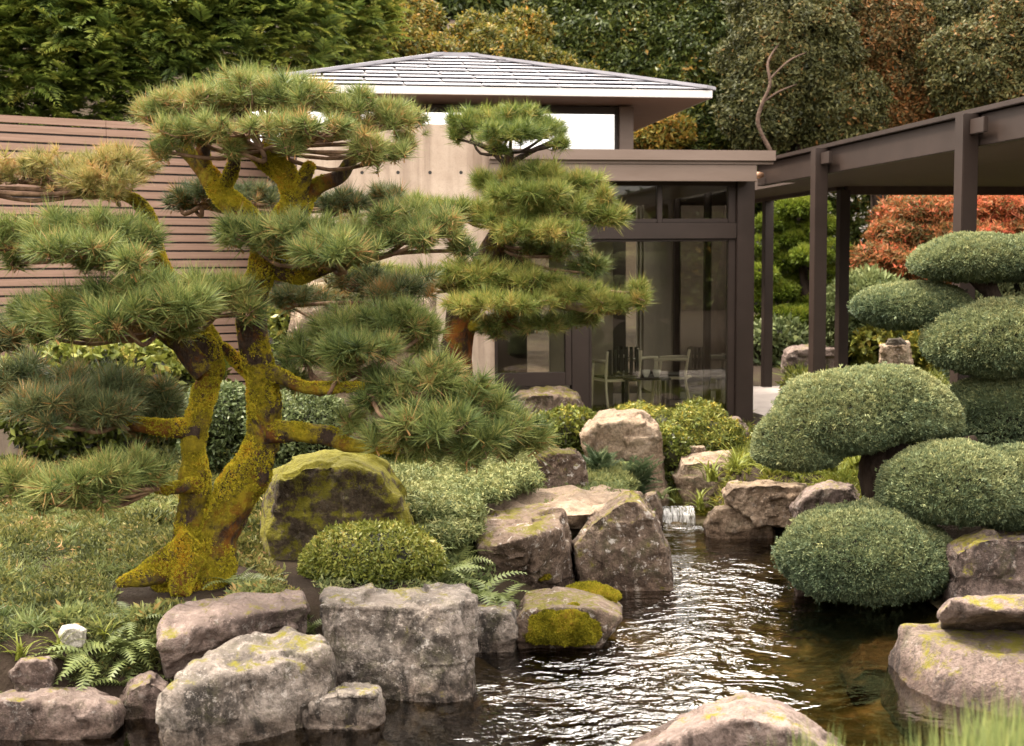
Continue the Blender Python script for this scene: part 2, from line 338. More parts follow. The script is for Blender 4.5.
M['gold_moss'] = leaf_mat('gold_moss', [(0.0, (0.075, 0.065, 0.010)), (0.3, (0.20, 0.175, 0.016)), (0.65, (0.40, 0.345, 0.024)), (0.88, (0.58, 0.48, 0.045)), (1.0, (0.46, 0.22, 0.02))], 0.8, 0.15, 0.1)
M['petal'] = leaf_mat('petal', [(0.0, (0.75, 0.70, 0.66)), (1.0, (0.85, 0.80, 0.78))], 0.5, 0.3)
# building
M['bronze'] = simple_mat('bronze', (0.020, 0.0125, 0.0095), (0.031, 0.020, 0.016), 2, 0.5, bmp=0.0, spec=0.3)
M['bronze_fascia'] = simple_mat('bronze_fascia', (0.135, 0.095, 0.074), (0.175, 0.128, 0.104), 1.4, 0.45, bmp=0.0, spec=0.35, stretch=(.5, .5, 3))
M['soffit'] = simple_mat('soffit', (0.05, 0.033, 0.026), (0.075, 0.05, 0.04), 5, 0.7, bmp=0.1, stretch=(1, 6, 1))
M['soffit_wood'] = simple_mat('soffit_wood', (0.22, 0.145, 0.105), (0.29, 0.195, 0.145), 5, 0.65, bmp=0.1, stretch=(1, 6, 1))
M['fence'] = simple_mat('fence', (0.20, 0.122, 0.088), (0.29, 0.185, 0.138), 3, 0.7, bmp=0.2, stretch=(0.6, 0.6, 14), bscale=12)
M['black'] = simple_mat('black_steel', (0.012, 0.010, 0.009), (0.022, 0.018, 0.016), 4, 0.5, bmp=0)
M['shingle'] = simple_mat('shingle', (0.185, 0.18, 0.20), (0.255, 0.25, 0.275), 2.6, 0.45, bmp=0.05, metallic=0.0)
M['underlay'] = simple_mat('underlay', (0.05, 0.045, 0.045), (0.07, 0.06, 0.06), 4, 0.8, bmp=0)
M['white_trim'] = simple_mat('white_trim', (0.50, 0.48, 0.465), (0.58, 0.56, 0.545), 2, 0.45, bmp=0)
M['plaster'] = simple_mat('plaster', (0.36, 0.34, 0.335), (0.44, 0.42, 0.41), 3, 0.85, bmp=0.1)
M['pave'] = simple_mat('pave', (0.34, 0.29, 0.26), (0.45, 0.39, 0.35), 3, 0.8, bmp=0.2)
M['inner_wall'] = simple_mat('inner_wall', (0.26, 0.225, 0.18), (0.33, 0.29, 0.235), 2, 0.85, bmp=0.05)
M['inner_dark'] = simple_mat('inner_dark', (0.035, 0.026, 0.022), (0.05, 0.038, 0.032), 3, 0.6, bmp=0.05)
M['inner_floor'] = simple_mat('inner_floor', (0.14, 0.11, 0.085), (0.20, 0.16, 0.125), 4, 0.35, bmp=0.05)
M['chair_metal'] = simple_mat('chair_metal', (0.62, 0.56, 0.44), (0.72, 0.66, 0.54), 4, 0.35, bmp=0)
M['chair_dark'] = simple_mat('chair_dark', (0.03, 0.026, 0.02), (0.05, 0.042, 0.034), 6, 0.6, bmp=0.1)
M['cup'] = simple_mat('cup', (0.78, 0.76, 0.72), (0.82, 0.80, 0.77), 4, 0.3, bmp=0)
M['copper'] = simple_mat('copper', (0.36, 0.20, 0.12), (0.48, 0.30, 0.20), 6, 0.4, metallic=0.6, bmp=0)
def concrete_mat():
    m_, nt, b = new_mat('concrete'); co = coords(nt)
    base = ramp(nt, tex(nt, co, 1.6, 7, 0.65), [(0.3, (0.30, 0.225, 0.17)), (0.7, (0.46, 0.37, 0.295))])
    st = tex(nt, co, 1.5, 6, 0.7, 0.3, stretch=(1.8, 1.8, 0.12))
    c = mixc(nt, ramp(nt, st, [(0.47, g1(0)), (0.68, g1(0.7))]), base, (0.11, 0.066, 0.042))
    c = mixc(nt, ramp(nt, tex(nt, co, 60, 3), [(0.3, g1(0.3)), (0.5, g1(0))]), c, (0.2, 0.15, 0.12))
    nt.links.new(c, b.inputs['Base Color']); b.inputs['Roughness'].default_value = 0.9
    bump(nt, b, tex(nt, co, 20, 6, 0.7), 0.25, 0.01); return m_
M['concrete'] = concrete_mat()
def glass_mat(name, tint, refl=1.0):
    m_ = bpy.data.materials.new(name); m_.use_nodes = True; nt = m_.node_tree; nt.nodes.remove(nt.nodes['Principled BSDF'])
    tr = N(nt, 'ShaderNodeBsdfTransparent'); tr.inputs[0].default_value = (*tint, 1)
    gl = N(nt, 'ShaderNodeBsdfGlossy'); gl.inputs['Roughness'].default_value = 0.0; gl.inputs[0].default_value = (1, 1, 1, 1)
    fr = N(nt, 'ShaderNodeFresnel'); fr.inputs[0].default_value = 1.5
    co = coords(nt, False)
    bn = N(nt, 'ShaderNodeBump', Strength=0.02, Distance=0.02); nt.links.new(tex(nt, co, 1.2, 2), bn.inputs['Height'])
    nt.links.new(bn.outputs[0], gl.inputs['Normal'])
    mx = N(nt, 'ShaderNodeMixShader'); nt.links.new(mth(nt, 'MULTIPLY', fr.outputs[0], refl, True), mx.inputs[0])
    nt.links.new(tr.outputs[0], mx.inputs[1]); nt.links.new(gl.outputs[0], mx.inputs[2]); nt.links.new(mx.outputs[0], nt.nodes['Material Output'].inputs[0])
    return m_
M['glass'] = glass_mat('glass', (0.88, 0.88, 0.83), 1.0)
def mirror_glass():
    m_, nt, b = new_mat('reflective_glass')
    co = coords(nt, False)
    c = ramp(nt, tex(nt, co, 0.8, 2), [(0.3, (0.90, 0.90, 0.91)), (0.7, (0.95, 0.95, 0.96))])
    nt.links.new(c, b.inputs['Base Color']); b.inputs['Metallic'].default_value = 1; b.inputs['Roughness'].default_value = 0.04
    return m_
M['mirror'] = mirror_glass()
def water_mat():
    m_ = bpy.data.materials.new('water'); m_.use_nodes = True; nt = m_.node_tree; nt.nodes.remove(nt.nodes['Principled BSDF'])
    co = coords(nt, False)
    mp = N(nt, 'ShaderNodeMapping'); mp.inputs['Scale'].default_value = (1.0, 1.25, 1.0); nt.links.new(co, mp.inputs[0]); cm = mp.outputs[0]
    # rippled stretch below the fall, calmer elsewhere
    sx = N(nt, 'ShaderNodeSeparateXYZ'); nt.links.new(co, sx.inputs[0])
    cur = tex(nt, co, 0.9, 3, 0.5, 0.4)
    r1 = tex(nt, cm, 2.1, 2, 0.5, 1.4); r2 = tex(nt, cm, 6.5, 2, 0.5, 1.2); r3 = tex(nt, cm, 15, 2, 0.5, 0.6)
    h = mth(nt, 'ADD', mth(nt, 'MULTIPLY', r1, 1.0), mth(nt, 'ADD', mth(nt, 'MULTIPLY', r2, 0.40), mth(nt, 'MULTIPLY', r3, 0.16)))
    at = N(nt, 'ShaderNodeAttribute'); at.attribute_name = 'current'
    amp = mth(nt, 'MULTIPLY', at.outputs['Fac'], ramp(nt, cur, [(0.25, g1(0.55)), (0.6, g1(1))]))
    h = mth(nt, 'MULTIPLY', h, amp)
    bn = N(nt, 'ShaderNodeBump', Strength=1.0, Distance=0.11); nt.links.new(h, bn.inputs['Height'])
    tr = N(nt, 'ShaderNodeBsdfTransparent'); tr.inputs[0].default_value = (0.66, 0.57, 0.36, 1)
    gl = N(nt, 'ShaderNodeBsdfGlossy'); gl.inputs['Roughness'].default_value = 0.015; gl.inputs[0].default_value = (1, 1, 1, 1)
    fr = N(nt, 'ShaderNodeFresnel'); fr.inputs[0].default_value = 1.95
    nt.links.new(bn.outputs[0], gl.inputs['Normal']); nt.links.new(bn.outputs[0], fr.inputs['Normal'])
    mx = N(nt, 'ShaderNodeMixShader'); nt.links.new(fr.outputs[0], mx.inputs[0])
    nt.links.new(tr.outputs[0], mx.inputs[1]); nt.links.new(gl.outputs[0], mx.inputs[2]); nt.links.new(mx.outputs[0], nt.nodes['Material Output'].inputs[0])
    return m_
M['water'] = water_mat()
def foam_mat():
    m_, nt, b = new_mat('falling_water'); co = coords(nt, False)
    k = tex(nt, co, 14, 5, 0.7, 0.4, stretch=(4, 1, 0.5)); b.inputs['Base Color'].default_value = (0.8, 0.79, 0.77, 1); b.inputs['Roughness'].default_value = 0.25
    tr = N(nt, 'ShaderNodeBsdfTransparent'); tr.inputs[0].default_value = (0.75, 0.7, 0.6, 1); mx = N(nt, 'ShaderNodeMixShader')
    nt.links.new(ramp(nt, k, [(0.42, g1(0.12)), (0.62, g1(0.85))]), mx.inputs[0]); nt.links.new(tr.outputs[0], mx.inputs[1]); nt.links.new(b.outputs[0], mx.inputs[2]); nt.links.new(mx.outputs[0], nt.nodes['Material Output'].inputs[0])
    bump(nt, b, k, 0.8, 0.02); return m_
M['foam'] = foam_mat()
def ground_mat():
    m_, nt, b = new_mat('ground'); co = coords(nt, False)
    c = ramp(nt, tex(nt, co, 1.4, 8, 0.7), [(0.3, (0.026, 0.018, 0.014)), (0.55, (0.045, 0.034, 0.022)), (0.72, (0.06, 0.058, 0.024))])
    c = mixc(nt, ramp(nt, tex(nt, co, 14, 6, 0.7), [(0.4, g1(0.6)), (0.6, g1(0))]), c, (0.04, 0.028, 0.022))
    geo = N(nt, 'ShaderNodeNewGeometry'); ps = N(nt, 'ShaderNodeSeparateXYZ'); nt.links.new(geo.outputs['Position'], ps.inputs[0])
    bed = ramp(nt, tex(nt, co, 5, 6, 0.65), [(0.3, (0.06, 0.06, 0.026)), (0.52, (0.14, 0.12, 0.055)), (0.72, (0.33, 0.24, 0.14))])
    c = mixc(nt, ramp(nt, mth(nt, 'ADD', ps.outputs[2], 0.5), [(0.47, g1(1)), (0.53, g1(0))]), c, bed)
    nt.links.new(c, b.inputs['Base Color']); b.inputs['Roughness'].default_value = 0.95; b.inputs['Specular IOR Level'].default_value = 0.1
    bump(nt, b, tex(nt, co, 24, 6, 0.7), 0.8, 0.04); return m_
M['ground'] = ground_mat()

# ------------------------------------------------------------------ terrain
POND = np.array([(-8, 4.3), (-8, 6.2), (-2.7, 6.3), (-1.9, 6.75), (-1.2, 7.15), (-0.3, 7.45), (-0.2, 8.0), (0.2, 8.6), (0.35, 9.2), (0.95, 9.75),
                 (1.28, 10.5), (1.3, 11.45), (1.8, 11.45), (2.35, 10.95), (2.5, 10.2), (2.3, 9.6), (2.5, 9.2), (2.9, 8.7), (2.9, 7.6), (3.4, 7.0), (4, 6.6), (8, 6.4), (8, 4.3)])
UPPER = np.array([(1.22, 11.35), (1.15, 12.2), (1.25, 13.4), (1.75, 13.6), (2.0, 12.6), (1.86, 11.35)])
def sdist(poly, x, y):
    x = np.asarray(x, float); y = np.asarray(y, float)
    d = np.full(x.shape, 1e9); ins = np.zeros(x.shape, bool); n = len(poly)
    for i in range(n):
        x0, y0 = poly[i]; x1, y1 = poly[(i + 1) % n]
        ex, ey = x1 - x0, y1 - y0
        t = np.clip(((x - x0) * ex + (y - y0) * ey) / (ex * ex + ey * ey), 0, 1)
        d = np.minimum(d, np.hypot(x - x0 - t * ex, y - y0 - t * ey))
        c = ((y0 > y) != (y1 > y)) & (x < (x1 - x0) * (y - y0) / (y1 - y0 + 1e-12) + x0)
        ins ^= c
    return np.where(ins, -d, d)
def sst(a, b, x):
    t = np.clip((x - a) / (b - a), 0, 1); return t * t * (3 - 2 * t)
def hz(x, y):
    x = np.asarray(x, float); y = np.asarray(y, float)
    s1 = sdist(POND, x, y); s2 = sdist(UPPER, x, y)
    B = 0.40 + 0.03 * np.sin(x * 2.1 + y * 1.3) + 0.03 * np.sin(x * 0.9 - y * 1.7)
    B = B + 0.10 * sst(-0.3, -2.5, x) * sst(7, 10, y)
    B = B * (1 - 0.8 * sst(2.1, 2.5, x) * sst(9.6, 9.0, y))
    house = sst(13.6, 14.6, y)
    B = B * (1 - house) + 0.41 * house
    B = B + np.clip(y - 19.0, 0, 30) * 0.055 + 11.0 * sst(31, 46, y) + 8 * sst(52, 90, y)
    B = np.where(y < 4.4, 0.75, B)
    h = np.where(s1 > 0, B * sst(-0.05, 0.38, s1), -(0.16 + 0.18 * sst(.3, 1.0, -s1)) * sst(-0.02, 0.30, -s1))
    h = np.where(y < 4.3, 0.75 * sst(4.4, 3.4, y), h)
    up = 0.02 * np.ones_like(h)
    w = sst(0.22, -0.05, s2) * (y > 11.3)
    return h * (1 - w) + up * w
def hz1(x, y): return float(hz(np.array([x]), np.array([y]))[0])
def ground_hit(px, py):
    d = ray(px, py); t = np.linspace(4, 40, 1500); q = np.array([0, 0, CZ]) + d * t[:, None]; k = np.argmax(q[:, 2] < hz(q[:, 0], q[:, 1])); return q[k]
def grid_mesh(xs, ys, zf):
    X, Y = np.meshgrid(xs, ys); Z = zf(X, Y)
    V = np.stack([X.ravel(), Y.ravel(), Z.ravel()], 1); nx = len(xs); ny = len(ys)
    i = (np.arange(ny - 1)[:, None] * nx + np.arange(nx - 1)[None]).ravel()
    F = np.concatenate([np.stack([i, i + 1, i + nx + 1], 1), np.stack([i, i + nx + 1, i + nx], 1)])
    return V, F
xs = np.unique(np.concatenate([np.linspace(-140, -8, 24), np.linspace(-8, 8, 201), np.linspace(8, 140, 24)]))
ys = np.unique(np.concatenate([np.linspace(-60, 3, 14), np.linspace(3, 15, 181), np.linspace(15, 40, 40), np.linspace(40, 200, 30)]))
V, F = grid_mesh(xs, ys, hz)
tag(link('ground', np_mesh('ground', V, F, smooth=True), M['ground']), kind='structure')
# water sheets
def water(name, x0, x1, y0, y1, z, curf):
    V, F = grid_mesh(np.linspace(x0, x1, 90), np.linspace(y0, y1, 90), lambda a, b: np.full(a.shape, z))
    me = np_mesh(name, V, F, smooth=True)
    a = me.attributes.new('current', 'FLOAT', 'POINT'); a.data.foreach_set('value', curf(V[:, 0], V[:, 1]).astype(np.float32))
    return tag(link(name, me, M['water']), kind='structure')
def cur_pond(x, y):
    cx = np.interp(y, [4, 6.2, 6.8, 7.7, 8.8, 9.7, 10.4, 11.4], [0.1, 0.35, 0.62, 1.05, 1.45, 1.65, 1.65, 1.55])
    w = np.interp(y, [4, 6.2, 6.8, 7.7, 8.8, 9.7, 11.4], [0.6, 0.65, 0.95, 0.9, 0.72, 0.5, 0.30])
    cx = cx + 0.12 * np.sin(y * 3.1) + 0.05 * np.sin(y * 9.0 + x * 4)
    a = np.clip(1.6 - np.abs(x - cx) / w * 1.3, 0.08, 1)
    a = a * np.interp(y, [9.6, 10.1, 10.9, 11.3], [1, 0.22, 0.22, 0.9])
    return np.clip(a, 0.07, 1)
water('pond_water', -8, 8, 3.4, 11.43, 0.0, cur_pond)
water('stream_water', 1.0, 2.15, 11.44, 13.7, 0.125, lambda x, y: np.full(x.shape, 0.55))

# ------------------------------------------------------------------ rocks
def remesh(me, vox, smooth_it=3):
    o = bpy.data.objects.new('tmp', me); COL.objects.link(o)
    md = o.modifiers.new('r', 'REMESH'); md.mode = 'VOXEL'; md.voxel_size = vox
    ms = o.modifiers.new('s', 'SMOOTH'); ms.iterations = max(1, smooth_it); ms.factor = 0.5 if smooth_it > 1 else 0.3
    dg = bpy.context.evaluated_depsgraph_get(); dg.update()
    ev = o.evaluated_get(dg); out = bpy.data.meshes.new_from_object(ev)
    bpy.data.objects.remove(o); return out
def hull_mesh(pts, name):
    bm = bmesh.new()
    for p in pts: bm.verts.new(tuple(p))
    r_ = bmesh.ops.convex_hull(bm, input=bm.verts[:])
    bmesh.ops.delete(bm, geom=[v for v in bm.verts if not v.link_faces], context='VERTS')
    bmesh.ops.recalc_face_normals(bm, faces=bm.faces)
    me = bpy.data.meshes.new(name); bm.to_mesh(me); bm.free(); return me
def roughen(me, seed, a1, a2, a3, size):
    n = len(me.vertices); co = np.empty(n * 3, np.float32); no = np.empty(n * 3, np.float32)
    me.vertices.foreach_get('co', co); me.vertex_normals.foreach_get('vector', no)
    co = co.reshape(-1, 3); no = no.reshape(-1, 3); s = Vector((seed * 7.3, seed * 3.1, seed * 1.7))
    f1, f2, f3 = 1.6 / size, 5.0 / size, 14.0 / size
    d = np.empty(n, np.float32)
    for i in range(n):
        p = Vector(co[i]) ; q = p + s
        v = mnoise.noise(q * f1) * a1
        c = mnoise.cell(q * f2 * 0.6 + Vector((mnoise.noise(q * f2), mnoise.noise(q * f2 + Vector((5, 5, 5))), 0)) * 0.35)
        v += (1 - 2 * abs(mnoise.noise(q * f2))) * a2 * 1.3 + (c - 0.5) * a2 * 1.1 - max(0, .05 - abs(mnoise.noise(q * f1 * 1.7 + Vector((9, 2, 4))))) * a2 * 8
        v += mnoise.noise(q * f3) * a3
        d[i] = v
    co += no * d[:, None] * size
    me.vertices.foreach_set('co', co.ravel()); me.update()
    for p in me.polygons: p.use_smooth = True
ROCKS = []
def rock(label, outline, Y, T, mat, drop=0.22, sink=0.15, amp=1.0, name='boulder', group=None, cat='boulder', back=0.88, front=0.88, res=46, moss=None):
    pts = []; py = [p[1] for p in outline]; px = [p[0] for p in outline]
    y0, y1 = min(py), max(py); cx = sum(px) / len(px); cy = (y0 + y1) / 2
    for k, (dY, ins, dr) in enumerate(((-0.5, front, drop), (-0.3, (1 + front) / 2, drop * 0.65), (0.0, 1.0, drop * 0.25), (0.5, back, 0.0))):
        for (a, b) in outline:
            top = max(0.0, (y1 - b) / (y1 - y0))
            a2 = cx + (a - cx) * ins; b2 = b + dr * (y1 - y0) * (top ** 1.2)
            if k == 3: b2 = b + 0.04 * (y1 - y0) * top
            q = P(a2, b2, Y + dY * T)
            if top < 0.25: q[2] -= sink
            pts.append(q)
    me = hull_mesh(pts, name)
    pts = np.array(pts); size = float(np.max(pts.max(0) - pts.min(0))); med = float(np.median(pts.max(0) - pts.min(0)))
    me = remesh(me, size / (res * 1.35), 1)
    roughen(me, len(ROCKS) + 1, 0.05 * amp, 0.024 * amp, 0.011 * amp, med)
    base = np.array([pts[:, 0].mean(), pts[:, 1].mean(), pts[:, 2].min()])
    me.transform(Matrix.Translation(-Vector(base)))
    o = link(name, me, M[mat], None, tuple(base)); tag(o, label, cat, group); ROCKS.append(o)
    return o
def rock3(label, pts, mat, group, amp=1.0, res=64):
    q = np.array([G(*p) for p in pts]); low = np.array([p[2] <= 0 for p in pts]); q[low, 2] -= .22
    me = hull_mesh(q, 'boulder'); ext = q.max(0) - q.min(0); size = float(ext.max()); med = float(np.median(ext))
    me = remesh(me, size / 92, 1); roughen(me, len(ROCKS) + 1, 0.035 * amp, 0.026 * amp, 0.011 * amp, med)
    base = np.array([q[:, 0].mean(), q[:, 1].mean(), q[:, 2].min()]); me.transform(Matrix.Translation(-Vector(base)))
    o = link('boulder', me, M[mat], None, tuple(base)); tag(o, label, 'boulder', group); ROCKS.append(o); return o
MOSS_JOBS = []
def moss_cushion(*a): MOSS_JOBS.append(a)
def moss_build(rk, px, py, Y, rx, rz, seed, ry=None):
    """bumpy cushion of tiny moss shoots grown onto a rock: part of the rock"""
    rs = np.random.RandomState(seed); c = P(px, py, Y); k_ = pxm(Y); r = np.array([rx * k_, rx * k_ * .8, rz * k_]); n = int(9000 * r[0] * r[1] / .05) + 900
    def shape(d):
        q = d * r; q[:, 2] = np.where(q[:, 2] < 0, q[:, 2] * .6, q[:, 2])
        return q * (1 + lumps(q, seed, 7, .30) + lumps(q, seed + 1, 16, .22) - .06 * np.abs(lumps(q, seed + 2, 24, 1.0)))[:, None]
    bm = bmesh.new(); bmesh.ops.create_icosphere(bm, subdivisions=5, radius=1); d0 = np.array([v.co[:] for v in bm.verts]); f0_ = np.array([[v.index for v in f.verts] for f in bm.faces]); bm.free()
    q0 = shape(d0) * .97; d = ellip_pts(n, rs, -.5); q = shape(d)
    V1, F1, T1 = scatter(SPRAY, q, basis(unit(d / r * r.mean() + rs.normal(0, .3, d.shape) + [0, 0, .3]), rs), .016 * rs.uniform(.6, 1.4, n), np.clip(.5 + rs.normal(0, .14, n) + lumps(q, seed + 5, 6, .5), 0, 1), rs, .1)
    V, F, T = join([(q0, f0_, np.full(len(f0_), .25)), (V1, F1, T1)])
    o = link('moss_cushion', np_mesh('moss_cushion', V, F, T), M['moss_shoots'], rk, tuple(Vector(c) - rk.location)); return o
SG = 'boulders along the pond edge'
r1 = rock3('big square grey boulder with a dark vertical stain, tallest on the near shore', [(326, 590, .5), (400, 584, .53), (462, 585, .5), (475, 600, .5), (442, 607, .5), (380, 597, .5), (322, 607, .47), (322, 660, .1), (326, 692, 0), (430, 706, 0), (478, 702, 0), (474, 680, 0), (330, 660, 0), (445, 660, .2)], 'rock_grey', SG, .9)
rock('narrow grey boulder wedged against the right side of the big square boulder', [(455, 612), (480, 598), (512, 600), (520, 620), (512, 665), (480, 690), (455, 690)], 7.75, 0.5, 'rock_grey', drop=0.16, group=SG, front=0.92)
rock3('long grey boulder with mossy patches on its sloping face beside the square boulder', [(160, 690, .3), (226, 646, .38), (290, 632, .40), (322, 642, .38), (326, 652, .36), (250, 668, .34), (196, 684, .32), (170, 700, .26), (158, 742, 0), (205, 752, 0), (300, 733, 0), (328, 705, 0), (330, 660, 0), (158, 700, 0), (296, 668, .30)], 'rock_grey', SG, 1.0)
rock3('flat moss topped boulder lying behind the long grey boulder under the pine', [(158, 622, .44), (185, 600, .46), (225, 592, .47), (300, 594, .46), (306, 606, .45), (262, 614, .45), (196, 626, .42), (160, 640, .38), (158, 668, .1), (306, 650, .1), (306, 620, .1), (170, 640, .0), (300, 668, 0), (170, 690, 0)], 'rock_pink', SG, .9)
rock('broad pinkish boulder at the far left end of the shore', [(-60, 690), (10, 682), (90, 688), (118, 702), (124, 760), (-60, 775)], 6.5, 0.7, 'rock_pink', drop=0.2, group=SG, res=56)
rock('small reddish stone wedged between the pinkish and the long grey boulder', [(122, 700), (128, 678), (150, 668), (168, 680), (172, 748), (124, 755)], 6.6, 0.4, 'rock_pink', drop=0.15, group=SG)
r5 = rock('small low stone with yellow moss standing in the water before the square boulder', [(300, 715), (310, 694), (345, 684), (378, 686), (384, 708), (372, 728), (310, 730)], 6.42, 0.35, 'rock_grey', drop=0.2, group=SG)
r6 = rock('low flat step stone carrying bright yellow moss cushions at the water', [(512, 612), (524, 590), (560, 583), (600, 588), (622, 602), (612, 625), (580, 652), (520, 645)], 8.0, 0.85, 'rock_brown', drop=0.35, amp=0.7, group=SG, front=0.95, res=56)
moss_cushion(r6, 566, 630, 7.62, 38, 24, 3); moss_cushion(r6, 590, 596, 8.1, 32, 9, 5)
rock('tall brown wedge boulder with white lichen spots leaning at the stream mouth', [(572, 540), (590, 515), (625, 488), (640, 490), (654, 512), (668, 545), (673, 580), (640, 592), (578, 588)], 9.3, 0.7, 'rock_brown', drop=0.12, group=SG, amp=0.8, front=0.95, res=60)
r8 = rock3('mossy brown boulder just left of the lichen spotted wedge boulder', [(474, 530, .50), (490, 512, .55), (540, 504, .58), (562, 512, .56), (560, 530, .50), (520, 540, .50), (480, 550, .42), (580, 584, 0), (540, 592, 0), (480, 592, 0), (468, 565, .1), (574, 545, .25)], 'rock_brown', SG, .8)
moss_cushion(r8, 530, 572, 8.85, 28, 14, 7); moss_cushion(r8, 498, 566, 8.85, 26, 16, 9)
rock3('flat pale slab behind the two brown boulders', [(478, 508, .5), (500, 491, .53), (560, 486, .53), (618, 488, .52), (640, 500, .48), (600, 514, .5), (500, 520, .5), (480, 535, .2), (600, 540, .2), (645, 515, .2)], 'rock_tan', SG, .9)
GB = 'boulders set in the planting'
rock('small upright block of stone with mossy top among the ground cover', [(537, 488), (537, 456), (550, 447), (576, 448), (585, 460), (589, 490), (560, 496)], 10.7, 0.4, 'rock_brown', drop=0.1, group=GB, front=0.95)
rock('large tan boulder with bright flat top standing behind the stream', [(582, 428), (598, 410), (640, 407), (658, 420), (662, 450), (668, 486), (640, 500), (610, 490), (585, 440)], 12.2, 0.8, 'rock_tan', drop=0.15, group=GB, front=0.97, res=60)
rock('brown moss streaked block lying in front of the glass door', [(512, 396), (520, 388), (560, 387), (578, 392), (585, 410), (578, 425), (520, 428)], 14.0, 0.7, 'rock_brown', drop=0.2, group=GB, front=0.96)
rock('big round boulder covered with dark olive moss behind the pine trunk', [(258, 530), (268, 470), (300, 452), (345, 450), (385, 462), (405, 490), (416, 535), (408, 565), (330, 580), (265, 575)], 8.6, 0.9, 'rock_mossy', drop=0.12, group=GB, amp=0.9, res=60)
rock('small dark pointed slate standing upright in the ground cover', [(458, 490), (470, 466), (476, 470), (482, 492), (480, 508), (466, 508)], 9.9, 0.09, 'rock_slate', drop=0.05, group=GB, res=30)
rock('huge pale tan boulder half hidden behind the pine crowns', [(290, 330), (300, 285), (345, 262), (400, 262), (432, 290), (442, 350), (436, 430), (360, 440), (300, 430)], 12.6, 1.0, 'rock_tan', drop=0.12, group=GB, res=56)
rock('long tan slab forming the upper ledge of the right bank', [(720, 492), (728, 482), (770, 480), (806, 482), (812, 496), (806, 512), (760, 508), (724, 504)], 10.9, 0.6, 'rock_tan', drop=0.15, group=SG)
rock('low tan boulder at the waterline under the long slab', [(704, 524), (712, 506), (740, 503), (770, 512), (780, 530), (770, 536), (708, 534)], 10.9, 0.45, 'rock_tan', drop=0.15, group=SG)
rock('pale boulder between the long slab and the juniper trunk', [(790, 506), (806, 488), (828, 478), (852, 482), (862, 500), (858, 522), (800, 524)], 10.3, 0.5, 'rock_pink', drop=0.2, group=SG)
rock('tan step stone beside the little waterfall', [(672, 470), (680, 452), (730, 448), (746, 460), (742, 500), (720, 512), (704, 512), (690, 500)], 12.2, 0.7, 'rock_tan', drop=0.2, group=SG)
rock('small round tan stone on top of the step stone by the stream', [(684, 456), (690, 446), (704, 446), (708, 456), (700, 462)], 12.4, 0.16, 'rock_tan', drop=0.1, group=GB, sink=0.06, res=30)
rock('brown boulder leaning at the foot of the corner column', [(718, 440), (724, 418), (738, 416), (748, 428), (750, 450), (722, 452)], 13.8, 0.4, 'rock_pink', drop=0.1, group=GB)
rock('wet brown stone at the lip of the little waterfall', [(640, 512), (646, 492), (656, 490), (662, 512), (662, 530), (642, 530)], 11.2, 0.4, 'rock_brown', drop=0.1, group=SG)
rock('big brown boulder in the shade under the right juniper pads', [(945, 600), (950, 545), (985, 530), (1060, 530), (1080, 610), (950, 625)], 8.6, 0.8, 'rock_umber', drop=0.1, group=SG, res=56)
rock('tan boulder facing the water behind the right hand boulders', [(842, 612), (850, 560), (900, 540), (965, 545), (975, 620), (860, 640)], 9.1, 0.6, 'rock_brown', drop=0.1, group=SG)
rock3('great angular purplish boulder with flat top at the right edge', [(902, 627, .24), (985, 618, .27), (1090, 618, .28), (1090, 664, .27), (1010, 658, .26), (952, 650, .24), (878, 660, 0), (926, 708, 0), (1000, 726, 0), (1090, 740, 0), (1090, 640, 0), (940, 640, 0)], 'rock_umber', SG, .32)
rock3('long rounded boulder lying behind and above the angular right hand boulder', [(938, 612, .42), (950, 598, .52), (1000, 593, .56), (1070, 594, .56), (1080, 612, .52), (1000, 612, .50), (945, 622, .35), (940, 636, .15), (1080, 640, .15), (950, 605, .1), (1080, 605, .1)], 'rock_umber', SG, .6)
rock('thin upright stone rising from the water under the lowest juniper pad', [(790, 612), (796, 584), (808, 580), (816, 590), (818, 616), (795, 620)], 8.9, 0.3, 'rock_pink', drop=0.08, group=SG)
r20 = rock('broad rounded boulder with moss streaks breaking the water at the near edge', [(615, 760), (660, 730), (700, 706), (745, 693), (790, 708), (850, 745), (860, 775), (630, 790)], 5.9, 0.9, 'rock_pink', drop=0.25, group=SG, res=60)
rock('brown slab lying under the shallow water before the square boulder', [(455, 690), (470, 672), (520, 664), (590, 676), (620, 696), (600, 720), (480, 722)], 7.0, 0.7, 'rock_tan', drop=0.3, group='stones under the water', sink=0.3, name='submerged_stone', cat='stone')
rock('pale slab under the water beside the right hand boulders', [(840, 640), (860, 612), (920, 618), (935, 660), (930, 705), (880, 690)], 7.8, 0.8, 'rock_tan', drop=0.3, group='stones under the water', sink=0.3, name='submerged_stone', cat='stone')
rock('smooth white pebble on the grass left of the pine', [(56, 634), (62, 624), (76, 622), (87, 628), (86, 640), (62, 642)], float(ground_hit(72, 636)[1]), 0.20, 'pebble', drop=0.3, sink=0.04, amp=0.12, res=16, front=0.7, back=0.75, name='pebble', cat='pebble')
rock('flat grey stone half sunk in grass near the left edge', [(8, 672), (20, 656), (50, 655), (58, 668), (50, 680), (14, 682)], float(ground_hit(34, 676)[1]), 0.3, 'rock_pink', drop=0.2, sink=0.08, res=36, group=GB)
